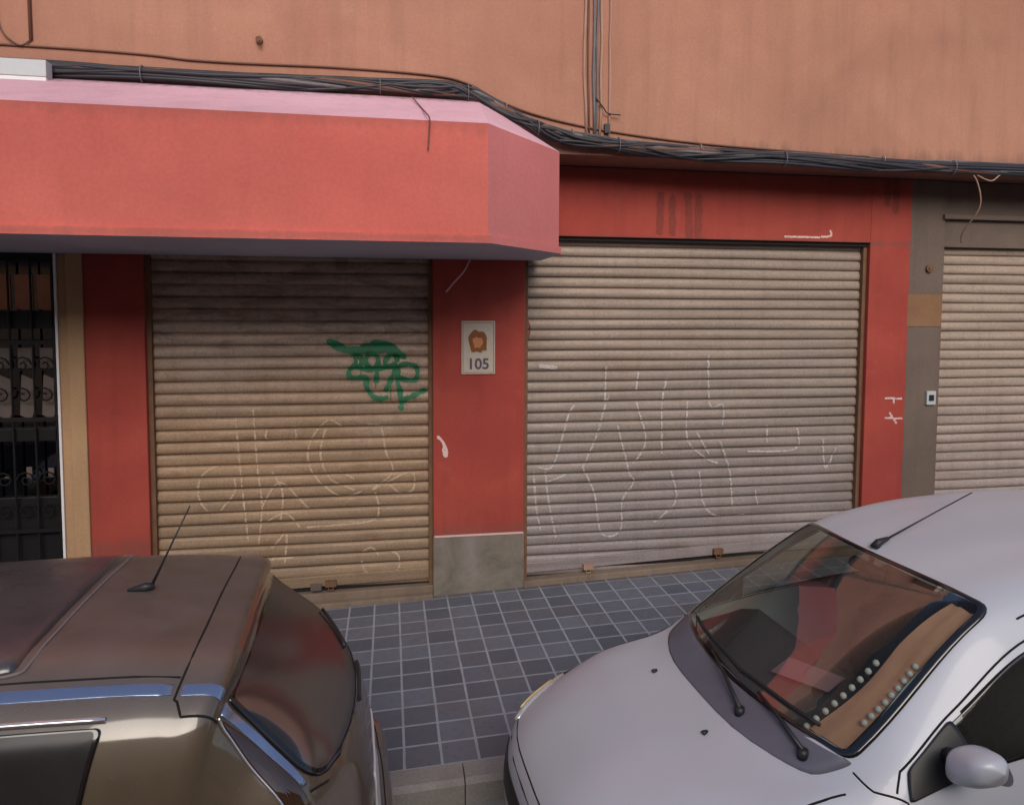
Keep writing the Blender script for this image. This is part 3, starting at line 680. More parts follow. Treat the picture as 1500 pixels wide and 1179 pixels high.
# ------------------------------------------------------------------ cars: a smooth surface through a net of measured points
def cr(p0, p1, p2, p3, t, ten=.5):
    m1, m2 = (p2-p0)*ten, (p3-p1)*ten
    t2, t3 = t*t, t*t*t
    return (2*t3-3*t2+1)*p1+(t3-2*t2+t)*m1+(-2*t3+3*t2)*p2+(t3-t2)*m2
class Surf:
    def __init__(s, rows):
        A = np.array(rows, float); n, k, _ = A.shape
        B = np.zeros((n, 2*k-1, 3)); B[:, k-1:] = A
        for j in range(1, k): B[:, k-1-j] = A[:, j]*np.array([1, -1, 1])
        s.N = B; s.R = n; s.K = k-1
    @staticmethod
    def lim(p0, p1, p2, p3, t):
        """cubic through p1 and p2 whose tangents allow for uneven spacing"""
        t = t[..., None]; d0, d1, d2 = p1-p0, p2-p1, p3-p2
        l0, l1, l2 = [np.linalg.norm(d, axis=-1, keepdims=True)+1e-6 for d in (d0, d1, d2)]
        m1 = np.where(l0 > 2e-6, (d0/l0*l1+d1/l1*l0)/(l0+l1)*l1, d1); m2 = np.where(l2 > 2e-6, (d1/l1*l2+d2/l2*l1)/(l1+l2)*l1, d1)
        t2, t3 = t*t, t*t*t
        return (2*t3-3*t2+1)*p1+(t3-2*t2+t)*m1+(-2*t3+3*t2)*p2+(t3-t2)*m2
    def at(s, u, v):
        u = np.clip(np.asarray(u, float), 0, s.R-1); v = np.clip(np.asarray(v, float), -s.K, s.K)+s.K
        i = np.minimum(u.astype(int), s.R-2); j = np.minimum(v.astype(int), 2*s.K-1); a, b = u-i, v-j
        q = []
        for di in (-1, 0, 1, 2):
            ii = np.clip(i+di, 0, s.R-1)
            q.append(s.lim(*[s.N[ii, np.clip(j+dj, 0, 2*s.K)] for dj in (-1, 0, 1, 2)], b))
        return s.lim(*q, a)
    def nrm(s, u, v, e=.04):
        u = np.asarray(u, float); v = np.asarray(v, float)
        n = np.cross(s.at(u+e, v)-s.at(u-e, v), s.at(u, v+e)-s.at(u, v-e))
        return n/np.maximum(np.linalg.norm(n, axis=-1, keepdims=True), 1e-9)
    def off(s, u, v, d): return s.at(u, v)+s.nrm(u, v)*d
class Fit:
    """one low-degree polynomial sheet over a window: glass without ripples in its reflections"""
    def __init__(s, S, loop, du=3, dv=4):
        L = np.array(loop); s.c = L.mean(0); s.h = np.ptp(L, axis=0)/2*1.05; s.du, s.dv = du, dv
        uu, vv = np.meshgrid(np.linspace(L[:,0].min(), L[:,0].max(), 16), np.linspace(L[:,1].min(), L[:,1].max(), 24))
        uu, vv = uu.ravel(), vv.ravel()
        s.k = np.linalg.lstsq(s.B(uu, vv), S.at(uu, vv), rcond=None)[0]
    def B(s, u, v):
        a, b = (np.asarray(u)-s.c[0])/s.h[0], (np.asarray(v)-s.c[1])/s.h[1]
        return np.stack([a**i*b**j for i in range(s.du+1) for j in range(s.dv+1)], -1)
    def at(s, u, v): return s.B(u, v)@s.k
    nrm = Surf.nrm
    off = Surf.off
def roundloop(c, r=.15, per=9):
    """closed uv loop through corners c, each corner rounded by uv radius r"""
    c = [np.array(p[:2], float) for p in c]; rs = r if isinstance(r, (list, tuple)) else [r]*len(c); out = []
    n = len(c)
    for i in range(n):
        p, a, b = c[i], c[i-1], c[(i+1) % n]
        la, lb = np.linalg.norm(a-p), np.linalg.norm(b-p)
        pa, pb = p+(a-p)*min(rs[i]/la, .45), p+(b-p)*min(rs[i]/lb, .45)
        for k in range(6):
            t = k/5; out.append((1-t)**2*pa+2*t*(1-t)*p+t*t*pb)
        nx = c[(i+1) % n]; rn = rs[(i+1) % n]; ln = np.linalg.norm(nx-p); pe = nx+(p-nx)*min(rn/ln, .45)
        for k in range(1, per): out.append(pb+(pe-pb)*k/per)
    return out
def mir(loop): return [np.array([p[0], -p[1]]) for p in loop][::-1]
def inside(X, Y, loop):
    L = np.array(loop); c = np.zeros(X.shape, bool); P0, P1 = L, np.roll(L, 1, axis=0)
    for (xi, yi), (xj, yj) in zip(P0, P1):
        if yi == yj: continue
        c ^= ((yi > Y) != (yj > Y)) & (X < (xj-xi)*(Y-yi)/(yj-yi)+xi)
    return c
def scaled(loop, t):
    c = sum(loop)/len(loop); return [c+(p-c)*t for p in loop]
def patch(b, S, loop, d, t0=0, t1=1, n=10, m=0, edge=0):
    c = sum(loop)/len(loop); L = len(loop); base = len(b.v)
    ts = list(np.linspace(t0, t1, n)); fs = []; LA = np.array(loop)
    vs = []
    for t in ts: q = c+(LA-c)*t; vs += list(S.off(q[:, 0], q[:, 1], d))
    if edge: vs += list(S.off(LA[:, 0], LA[:, 1], d-edge))
    nn = len(ts)+(1 if edge else 0)
    for i in range(nn-1):
        for k in range(L):
            if i == 0 and t0 == 0: fs.append((k, L+k, L+(k+1) % L))
            else: fs.append((i*L+k, (i+1)*L+k, (i+1)*L+(k+1) % L, i*L+(k+1) % L))
    b.add(vs, fs, m)
def spath(S, pts, d, k=10):
    out = []
    for (a, b_) in zip(pts[:-1], pts[1:]):
        for i in range(k): t = i/k; out.append((a[0]+(b_[0]-a[0])*t, a[1]+(b_[1]-a[1])*t))
    out.append(pts[-1]); q = np.array(out, float); return list(S.off(q[:, 0], q[:, 1], d))

def build_car(spec):
    S = Surf(spec['rows']); px, zr, rz = spec['pivot'], spec['road'], spec['rz']
    car = empty(spec['name'], (px, -3.19, zr), rz); tag(car, spec['label'], 'car'); car.rotation_euler = (spec.get('roll', 0), 0, rz)
    T = Matrix.Translation((-px, 0, -spec.get('zref', zr)))
    def part(b, name, mats, parent=None, smooth=True, **kw):
        o = b.build(name, mats, parent or car, smooth=smooth, **kw); o.data.transform(T); return o
    paint_, holes = spec['paint'], []
    wins = []
    for wn in spec['windows']:
        lp = roundloop(wn['c'], wn.get('r', .15))
        wins.append((wn, lp))
        if wn.get('both'): wins.append((wn, mir(lp)))
    holes = [(scaled(lp, wn.get('hole', .955))) for wn, lp in wins]
    regs = []                                         # (name, loop)
    for rg in spec['panels']:
        lp = roundloop(rg['c'], .05, 4); regs.append((rg['name'], lp))
        if rg.get('both'): regs.append((rg['name'], mir(lp)))
    nu, nv = 12, 10
    US = np.linspace(0, S.R-1, (S.R-1)*nu+1); VS = np.linspace(-S.K, S.K, 2*S.K*nv+1)
    G = S.at(US[:, None]+0*VS[None], VS[None]+0*US[:, None])
    faces = {'body': []}
    for k, (nm, _) in enumerate(regs): faces[(k, nm)] = []
    wheels = spec['wheels']; wz = zr+spec['wr']
    uc, vc = np.meshgrid((US[1:]+US[:-1])/2, (VS[1:]+VS[:-1])/2, indexing='ij'); pc_ = (G[1:, 1:]+G[:-1, :-1])/2
    own = np.full(uc.shape, -1)
    for k in range(len(regs)-1, -1, -1): own[inside(uc, vc, regs[k][1])] = k
    for h in holes: own[inside(uc, vc, h)] = -2
    for wx in wheels: own[(np.abs(vc) > 4) & ((pc_[..., 0]-wx)**2+(pc_[..., 2]-wz)**2 < (spec['wr']+.045)**2)] = -2
    faces['body'] = list(zip(*np.nonzero(own == -1)))
    for k, (nm, _) in enumerate(regs): faces[(k, nm)] = list(zip(*np.nonzero(own == k)))
    W = len(VS)
    for key, fl in faces.items():
        if not fl: continue
        b = MB(); used = {}; vs = []; fs = []
        def g(i, j):
            if (i, j) not in used: used[(i, j)] = len(vs); vs.append(G[i, j])
            return used[(i, j)]
        for i, j in fl: fs.append((g(i, j), g(i+1, j), g(i+1, j+1), g(i, j+1)))
        b.add(vs, fs)
        if key == 'body':
            for sp_ in spec['seams']:
                b.tube(spath(S, sp_, -.0012), spec.get('seam', .0042), 6, m=1)
                if abs(sp_[0][1])+abs(sp_[-1][1]) > 0 and not spec.get('nomir', {}).get(tuple(sp_[0])):
                    b.tube(spath(S, [(a_, -c) for a_, c in sp_], -.0012), spec.get('seam', .0042), 6, m=1)
            part(b, 'body', [paint_, M['darkgap']])
        else: part(b, key[1] if isinstance(key, tuple) else key, [paint_])
    for wn, lp in wins:
        SF = Fit(S, lp) if wn.get('fit') else S
        b = MB(); patch(b, SF, lp, .004, n=12, m=0)
        wo = part(b, wn['name'], [wn['mat']])
        if wn.get('label'): wo['label'] = wn['label']
        if wn.get('frit', 1):
            b = MB(); patch(b, SF, lp, .0062, wn.get('ft', .945), 1.0, n=3, edge=.012); part(b, 'window_seal', M['frit'], wo)
    for pc in spec['patches']:
        lp = roundloop(pc['c'], pc.get('r', .12))
        for L_ in ([lp, mir(lp)] if pc.get('both') else [lp]):
            b = MB(); patch(b, S, L_, pc.get('d', .006), n=10, edge=pc.get('edge', .014)); part(b, pc['name'], M[pc['mat']])
    # wheels
    for wx in wheels:
        for sg_ in (-1, 1):
            yo = sg_*spec['wy']; b = MB()
            R_ = spec['wr']; n = 36
            prof_ = [(R_-.11, .0), (R_-.10, .012), (R_-.03, .008), (R_-.004, -.02), (R_, -.05), (R_, -.13), (R_-.03, -.18), (R_-.1, -.18)]
            b.grid([[(wx+r*math.cos(6.2832*k/n), yo+sg_*d, wz+r*math.sin(6.2832*k/n)) for k in range(n)] for r, d in prof_], close=True)
            wl = part(b, 'wheel', [M['rubber']])
            b = MB(); pr2 = [(R_-.105, .002), (R_-.12, -.02), (R_-.14, -.03), (.07, -.01), (.03, .0), (.0001, .0)]
            b.grid([[(wx+r*math.cos(6.2832*k/n), yo+sg_*(d-.004*math.cos(k*6.2832/n*7)*(0.07 < r < .19)), wz+r*math.sin(6.2832*k/n)) for k in range(n)] for r, d in pr2], close=True)
            part(b, 'rim', [M['rim']], wl)
    # underbody, cabin floor and lining
    b = MB(); x0, x1 = spec['floor']; b.box(x0, x1, -.66, .66, zr+.20, zr+.28)
    for wx in wheels:
        for sg_ in (-1, 1):
            n = 16; a = [(wx+(spec['wr']+.06)*math.cos(math.pi*k/n), wz+(spec['wr']+.06)*math.sin(math.pi*k/n)) for k in range(n+1)]
            b.grid([[(p[0], sg_*y, p[1]) for y in (.5, .765)] for p in a]); b.add([(p[0], sg_*.5, p[1]) for p in a], [tuple(range(n+1))])
    part(b, 'underbody', M['blackplast'], smooth=False)
    return car, S, part

# --- silver car on the right, nose towards the left -------------------------------------------
def tail_cols(xb, ys, zs): return list(zip(xb, ys, zs))
ZR2 = -.05
rows2 = [
 [(0.520,0,.12),(0.540,.3,.12),(0.620,.52,.12),(0.720,.64,.12),(0.840,.70,.12),(0.860,.72,.12),(0.910,.73,.11),(0.960,.73,.10)],
 [(0.480,0,.36),(0.500,.3,.36),(0.590,.54,.36),(0.690,.67,.36),(0.830,.745,.34),(0.915,.765,.28),(0.965,.76,.20),(1.015,.74,.11)],
 [(0.520,0,.53),(0.540,.3,.525),(0.630,.54,.51),(0.740,.66,.49),(0.890,.745,.44),(0.965,.78,.34),(1.015,.77,.22),(1.065,.745,.11)],
 [(0.700,0,.680),(0.710,.3,.672),(0.790,.54,.635),(0.870,.66,.585),(1.000,.745,.50),(1.070,.785,.38),(1.100,.775,.24),(1.130,.745,.11)],
 [(0.940,0,.770),(0.950,.3,.760),(1.000,.55,.728),(1.050,.67,.685),(1.140,.755,.60),(1.210,.79,.43),(1.210,.78,.27),(1.210,.745,.11)],
 [(1.27,0,.828),(1.29,.3,.825),(1.39,.56,.812),(1.44,.665,.795),(1.46,.755,.71),(1.47,.79,.5),(1.47,.78,.3),(1.47,.745,.11)],
 [(1.385,0,.885),(1.405,.3,.885),(1.515,.61,.872),(1.55,.70,.835),(1.62,.765,.80),(1.62,.79,.55),(1.62,.78,.3),(1.62,.745,.11)],
 [(1.73,0,1.150),(1.75,.3,1.143),(1.84,.585,1.112),(1.88,.668,1.05),(1.86,.762,.855),(1.86,.79,.58),(1.86,.78,.32),(1.86,.745,.11)],
 [(2.09,0,1.385),(2.11,.3,1.376),(2.185,.548,1.335),(2.23,.625,1.265),(2.2,.76,.885),(2.2,.79,.6),(2.2,.78,.33),(2.2,.745,.11)],
 [(2.42,0,1.458),(2.43,.3,1.448),(2.44,.54,1.405),(2.45,.632,1.33),(2.45,.762,.905),(2.45,.79,.6),(2.45,.78,.33),(2.45,.745,.11)],
 [(2.92,0,1.500),(2.92,.3,1.490),(2.92,.54,1.448),(2.92,.638,1.365),(2.95,.765,.93),(2.95,.79,.6),(2.95,.78,.33),(2.95,.745,.11)],
 [(3.42,0,1.498),(3.42,.3,1.488),(3.42,.54,1.446),(3.42,.638,1.36),(3.42,.765,.95),(3.42,.79,.6),(3.42,.78,.33),(3.42,.745,.11)],
 [(3.82,0,1.46),(3.82,.3,1.45),(3.80,.52,1.41),(3.80,.60,1.35),(3.76,.76,.96),(3.72,.785,.6),(3.72,.775,.33),(3.72,.74,.11)],
 [(4.04,0,1.04),(4.03,.3,1.04),(3.98,.56,1.03),(3.93,.67,1.01),(3.86,.75,.94),(3.84,.78,.6),(3.84,.77,.33),(3.84,.735,.11)],
 [(4.12,0,.62),(4.11,.3,.62),(4.05,.58,.62),(3.99,.7,.60),(3.93,.755,.58),(3.90,.77,.45),(3.89,.76,.28),(3.88,.73,.11)],
 [(4.10,0,.2),(4.09,.3,.2),(4.04,.55,.2),(3.99,.66,.2),(3.95,.72,.19),(3.93,.73,.17),(3.92,.73,.14),(3.90,.72,.11)],
]
wsh = [(6.04,-2.0),(6.04,2.0),(7.97,2.0),(7.97,-2.0)]
fdoor = [(6.15,3.93),(6.42,3.16),(8.0,3.10),(9.9,3.10),(9.9,3.9)]
car2 = dict(name='parked_car', label='silver parked car with short bonnet and big windscreen, nose towards the left', pivot=1.5, road=ZR2, rz=math.radians(2.3),
 rows=rows2, paint=M['silver'], wheels=(1.02, 3.52), wr=.285, wy=.745, floor=(.7, 3.9),
 windows=[dict(name='windscreen', fit=1, c=wsh, r=[.12,.12,.2,.2], mat=M['glass'], ft=.955, hole=.965),
          dict(name='side_window', c=fdoor, r=[.1,.2,.3,.1,.1], mat=M['glass'], both=1, ft=.94),
          dict(name='side_window', c=[(10.1,3.9),(10.1,3.1),(11.7,3.1),(11.9,3.85)], r=.1, mat=M['glass'], both=1),
          dict(name='rear_window', c=[(12.08,-2.0),(12.08,2.0),(12.95,1.9),(12.95,-1.9)], r=.15, mat=M['glass'])],
 panels=[dict(name='bonnet', c=[(2.15,-2.95),(2.15,2.95),(5.02,2.95),(5.02,-2.95)]),
         dict(name='front_bumper', c=[(-.1,-7.1),(-.1,7.1),(1.9,7.1),(1.9,-7.1)]),
         dict(name='rear_bumper', c=[(14.05,-7.1),(14.05,7.1),(15.1,7.1),(15.1,-7.1)]),
         dict(name='door', c=[(6.12,3.03),(10.0,3.03),(10.0,6.8),(6.12,6.8)], both=1),
         dict(name='roof', c=[(8.02,-2.5),(8.02,2.5),(12,2.5),(12,-2.5)])],
 seams=[[(2.15,0),(2.15,2.95),(3.5,2.95),(5.35,2.95)],[(1.9,0),(1.9,6)],[(6.0,2.35),(6.0,3.1),(6.12,3.9),(6.12,6.8)],[(6.12,3.5),(6.3,3.03),(7,3.03),(8,3.03),(10,3.03)],[(10,3.03),(10,6.8)],
        [(6.12,6.8),(10,6.8)],[(8.1,2.5),(9,2.5),(12,2.5)]],
 patches=[dict(name='scuttle_panel', c=[(5.02,-2.12),(5.02,2.12),(6.05,2.12),(6.05,-2.12)], r=[.55,.55,.05,.05], mat='greyplast', d=.003, edge=.012),
          dict(name='mirror_triangle', c=[(6.14,3.95),(6.36,3.12),(6.95,3.08),(7.15,3.9)], r=[.1,.1,.05,.05], mat='blackplast', d=.010, both=1),
          dict(name='headlight', c=[(1.72,2.1),(2.1,1.45),(3.0,1.95),(3.15,2.9),(2.6,3.5),(1.9,3.5)], r=.12, mat='clearlens', d=.014, edge=.02, both=1),
          dict(name='indicator', c=[(2.2,1.7),(2.95,2.05),(2.95,2.35),(2.15,2.1)], r=.1, mat='amber', d=.018, edge=.004, both=1),
          dict(name='tail_light', c=[(12.9,2.9),(12.9,3.9),(13.9,3.9),(13.9,2.9)], r=.12, mat='redlens', both=1),
          dict(name='grille', c=[(1.1,-1.6),(1.1,1.6),(1.6,1.6),(1.6,-1.6)], r=.1, mat='blackplast')])
c2, S2, part2 = build_car(car2)
# washer nozzles, aerial, wipers, mirrors, cabin
for vy in (-.8, .8):
    b = MB(); p = Vector(S2.off(4.68, vy, .002)); b.tube([p, p+Vector((.004, 0, .004)), p+Vector((.02, 0, .009))], [.011, .010, .005], 8); part2(b, 'washer_nozzle', M['blackplast'])
b = MB(); p = Vector(S2.off(8.12, 0, 0)); b.tube([p-Vector((.02, 0, .01)), p+Vector((.0, 0, .016)), p+Vector((.05, 0, .032))], [.022, .017, .008], 10)
b.tube([p+Vector((.04, 0, .028)), p+Vector((.30, 0, .14)), p+Vector((.48, 0, .215))], [.005, .0035, .003], 6); part2(b, 'aerial', M['blackplast'])
for pv, tv, bl in ((-.75, .45, (1.45, -.25)), (-1.72, -.75, (-.1, -1.55))):
    b = MB(); p = Vector(S2.off(5.55, pv, .012)); q = Vector(S2.off(6.10, tv, .030))
    b.tube([p-Vector((0, 0, .02)), p+Vector((0, 0, .012))], .020, 10); b.tube([p+Vector((0, 0, .008)), p.lerp(q, .5)+Vector((0, 0, .012)), q], [.010, .008, .006], 8)
    ar = part2(b, 'wiper', M['blackplast'])
    b = MB(); b.tube([S2.off(6.16+.03*math.sin(i/10*3.14), bl[0]+(bl[1]-bl[0])*i/10, .016) for i in range(11)], .0085, 6); part2(b, 'wiper_blade', M['rubber'], ar)
for sg_ in (-1,):                                     # only the street side mirror shows in the photograph
    base = Vector(S2.off(6.80, sg_*3.5, .0)); b = MB()
    c0 = base+Vector((.0, sg_*.13, .045))
    rings = []
    for i in range(13):
        t = -1+2*i/12; rr_ = math.sqrt(max(0, 1-abs(t)**3.2)); rings.append([c0+Vector((-.018*rr_*0+(.045 if math.cos(6.2832*k/20) > 0 else .085)*rr_*math.copysign(abs(math.cos(6.2832*k/20))**.75, math.cos(6.2832*k/20)), sg_*t*.09, .035*t+.064*rr_*math.copysign(abs(math.sin(6.2832*k/20))**.7, math.sin(6.2832*k/20))*(1-.18*t))) for k in range(20)])
    b.grid(rings, close=True); mo = part2(b, 'mirror', M['silver'])
    b = MB(); b.tube([base, c0-Vector((0, sg_*.07, .012))], [.03, .026], 10); part2(b, 'mirror_arm', M['blackplast'], mo)
    b = MB(); n = 20; cc = c0+Vector((.0585, 0, 0)); b.add([cc]+[cc+Vector((-.012, .078*math.cos(6.2832*k/n), .048*math.sin(6.2832*k/n))) for k in range(n)], [(0, 1+k, 1+(k+1) % n) for k in range(n)]); part2(b, 'mirror_glass', M['chrome'], mo)
def cabin(part, xs, y, z, seatz, wheel=True, lhd=1):
    """dashboard, wheel, seats"""
    x0, x1 = xs; b = MB(); rows = []
    for i in range(9):
        t = i/8; yy = -y+2*y*t; bow = .10*(2*t-1)**2
        rows.append([(x0+bow-.04, yy, z-.03), (x0+.12+bow, yy, z-.002), (x0+.30, yy, z+.015), (x0+.40, yy, z+.004), (x0+.44, yy, z-.06), (x0+.42, yy, z-.25), (x0+.5, yy, z-.45)])
    b.grid(rows); part(b, 'dashboard', M['dash'])
    b = MB(); n = 28; yc_ = -lhd*.33*-1 if False else -.33*lhd; ax = Vector((.45, 0, .89)); cx = Vector((x0+.52, yc_, z+.0)); uu = Vector((.89, 0, -.45)); vv = Vector((0, 1, 0))
    if wheel:
        b.tube([cx+uu*.18*math.cos(6.2832*k/n)+vv*.18*math.sin(6.2832*k/n) for k in range(n+1)], .013, 8, cap=False)
        for a in (0, 2.2, 4.08): b.tube([cx, cx+uu*.18*math.cos(a+3.14)+vv*.18*math.sin(a+3.14)], .015, 6)
        b.tube([cx+ax*-.12, cx+ax*.015], .05, 12); part(b, 'steering_wheel', M['blackplast'])
    for yc_ in (-.33, .33):
        for xo, nm in ((x1, 'seat'),):
            b = MB()
            def cushion(c, sx, sy, sz, tilt):
                rows = []
                for i in range(9):
                    la = -math.pi/2+math.pi*i/8
                    rows.append([(c[0]+0, 0, 0)]*0 or [tuple(Vector(c)+Matrix.Rotation(tilt, 3, 'Y') @ Vector((sx*(math.copysign(abs(math.cos(la)*math.cos(6.2832*k/20))**.5, math.cos(6.2832*k/20))), sy*(math.copysign(abs(math.cos(la)*math.sin(6.2832*k/20))**.5, math.sin(6.2832*k/20))), sz*math.copysign(abs(math.sin(la))**.6, math.sin(la))))) for k in range(20)])
                b.grid(rows, close=True)
            cushion((xo-.05, yc_, seatz), .26, .24, .09, .1)
            cushion((xo+.27, yc_, seatz+.33), .07, .23, .32, .32)
            cushion((xo+.39, yc_, seatz+.70), .05, .13, .085, .25)
            part(b, nm, M['seat'])
    b = MB(); b.box(xs[1]+.85, xs[1]+1.05, -.58, .58, seatz-.05, seatz+.55); b.box(xs[1]+.55, xs[1]+.9, -.58, .58, seatz-.15, seatz+.05)
    part(b, 'rear_seat', M['seat'], smooth=False, bevel=.05)
cabin(part2, (1.52, 2.25), .60, .875, .50)
b = MB(); q = [S2.off(8.0, v, -.035) for v in (-.35, .35)]; b.tube([(1.0*q[0][0]-.02, -.10, q[0][2]-.055), (q[0][0]-.02, .10, q[0][2]-.055)], .028, 10); b.tube([(q[0][0]-.02, 0, q[0][2]-.05), (q[0][0]+.0, 0, q[0][2]+.02)], .012, 6); part2(b, 'interior_mirror', M['blackplast'])
b = MB(); b.add([(1.60,-.02,.893),(1.72,-.24,.905),(1.86,-.16,.907),(1.74,.06,.903)], [(0,1,2,3)]); o = part2(b, 'canopy_reflection', M['pinkreflect'], smooth=False)  # pink sheet standing in for the canopy's reflection in the glass

# windscreen reflection built as a tan strip with pale beads behind the glass
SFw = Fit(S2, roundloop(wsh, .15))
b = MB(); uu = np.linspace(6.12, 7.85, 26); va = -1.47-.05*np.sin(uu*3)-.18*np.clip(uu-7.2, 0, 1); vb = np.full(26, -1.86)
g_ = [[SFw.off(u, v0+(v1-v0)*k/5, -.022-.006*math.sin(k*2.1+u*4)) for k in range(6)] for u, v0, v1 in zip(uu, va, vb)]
b.grid(g_); ss = part2(b, 'reflection_strip', M['tanreflect'])
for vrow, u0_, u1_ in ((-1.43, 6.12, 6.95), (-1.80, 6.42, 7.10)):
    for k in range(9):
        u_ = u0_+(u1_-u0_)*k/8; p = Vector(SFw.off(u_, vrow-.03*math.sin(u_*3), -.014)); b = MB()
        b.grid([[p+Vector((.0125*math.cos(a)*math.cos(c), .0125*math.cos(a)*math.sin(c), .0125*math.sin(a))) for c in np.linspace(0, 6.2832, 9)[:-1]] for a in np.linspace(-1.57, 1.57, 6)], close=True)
        part2(b, 'reflection_bead', M['white'], ss)
M['dulltrim'] = plain('dull_trim', (.22,.18,.18), .5)
# --- dark hatchback on the left, tail towards the right ----------------------------------------
ZR1 = -.16
rows1 = [
 [(-4.28,0,.08),(-4.27,.3,.08),(-4.2,.52,.08),(-4.1,.66,.08),(-3.98,.74,.08),(-3.9,.76,.07),(-3.85,.76,.06),(-3.8,.75,.05)],
 [(-4.34,0,.32),(-4.33,.3,.32),(-4.26,.54,.32),(-4.15,.69,.32),(-4.0,.77,.30),(-3.9,.79,.22),(-3.85,.785,.14),(-3.8,.76,.05)],
 [(-4.30,0,.52),(-4.28,.3,.515),(-4.2,.54,.50),(-4.1,.68,.48),(-3.95,.77,.42),(-3.85,.80,.3),(-3.8,.79,.18),(-3.75,.765,.05)],
 [(-4.12,0,.66),(-4.1,.3,.655),(-4.02,.54,.62),(-3.95,.68,.58),(-3.82,.77,.5),(-3.72,.81,.36),(-3.7,.80,.2),(-3.66,.77,.05)],
 [(-3.7,0,.78),(-3.69,.3,.77),(-3.66,.56,.74),(-3.62,.69,.70),(-3.55,.78,.62),(-3.5,.815,.42),(-3.5,.805,.24),(-3.5,.77,.05)],
 [(-3.22,0,.87),(-3.2,.3,.868),(-3.12,.58,.85),(-3.08,.69,.83),(-3.05,.78,.74),(-3.05,.815,.48),(-3.05,.805,.26),(-3.05,.77,.05)],
 [(-3.10,0,.90),(-3.08,.3,.898),(-2.99,.61,.885),(-2.95,.70,.87),(-2.85,.785,.80),(-2.85,.815,.5),(-2.85,.805,.27),(-2.85,.77,.05)],
 [(-2.72,0,1.14),(-2.7,.3,1.135),(-2.62,.59,1.10),(-2.57,.665,1.07),(-2.57,.79,.85),(-2.57,.82,.52),(-2.57,.81,.28),(-2.57,.775,.05)],
 [(-2.30,0,1.345),(-2.28,.3,1.338),(-2.22,.555,1.300),(-2.18,.645,1.26),(-2.2,.795,.87),(-2.2,.82,.54),(-2.2,.81,.28),(-2.2,.775,.05)],
 [(-1.90,0,1.400),(-1.9,.3,1.395),(-1.9,.555,1.368),(-1.9,.655,1.31),(-1.9,.797,.89),(-1.9,.82,.55),(-1.9,.81,.28),(-1.9,.775,.05)],
 [(-1.40,0,1.418),(-1.4,.3,1.413),(-1.4,.555,1.385),(-1.4,.66,1.325),(-1.4,.80,.91),(-1.4,.82,.56),(-1.4,.81,.28),(-1.4,.775,.05)],
 [(-.95,0,1.408),(-.95,.3,1.402),(-.96,.555,1.375),(-.98,.66,1.315),(-1.0,.80,.93),(-1.0,.82,.57),(-1.0,.81,.28),(-1.0,.775,.05)],
 [(-.64,0,1.382),(-.64,.3,1.375),(-.65,.555,1.348),(-.67,.655,1.29),(-.74,.79,.94),(-.75,.82,.57),(-.75,.81,.28),(-.75,.775,.05)],
 [(-.505,0,1.340),(-.505,.3,1.332),(-.515,.55,1.31),(-.545,.645,1.262),(-.62,.775,.94),(-.62,.815,.57),(-.62,.805,.28),(-.62,.77,.05)],
 [(-.500,0,1.303),(-.500,.3,1.295),(-.515,.545,1.272),(-.535,.635,1.238),(-.58,.765,.94),(-.55,.81,.57),(-.55,.80,.28),(-.55,.765,.05)],
 [(-.300,0,1.150),(-.303,.3,1.148),(-.365,.545,1.135),(-.435,.640,1.11),(-.51,.755,.92),(-.46,.80,.57),(-.46,.79,.28),(-.46,.76,.05)],
 [(-.140,0,.955),(-.150,.3,.953),(-.232,.56,.965),(-.315,.672,.985),(-.43,.755,.86),(-.40,.79,.57),(-.40,.78,.28),(-.40,.755,.05)],
 [(-.075,0,.74),(-.085,.3,.74),(-.145,.57,.74),(-.235,.685,.73),(-.36,.76,.70),(-.35,.785,.52),(-.35,.775,.28),(-.35,.75,.05)],
 [(-.045,0,.54),(-.055,.3,.54),(-.11,.58,.54),(-.20,.69,.535),(-.31,.75,.52),(-.32,.77,.42),(-.32,.765,.26),(-.32,.745,.05)],
 [(-.012,0,.50),(-.022,.3,.50),(-.05,.58,.50),(-.15,.70,.49),(-.27,.76,.47),(-.29,.77,.38),(-.30,.765,.25),(-.31,.745,.05)],
 [(-.008,0,.26),(-.02,.3,.26),(-.05,.58,.26),(-.15,.69,.26),(-.25,.74,.25),(-.28,.75,.22),(-.29,.75,.16),(-.30,.74,.05)],
 [(-.03,0,.08),(-.04,.3,.08),(-.10,.56,.08),(-.18,.66,.08),(-.26,.72,.08),(-.28,.73,.07),(-.29,.735,.06),(-.30,.735,.05)],
]
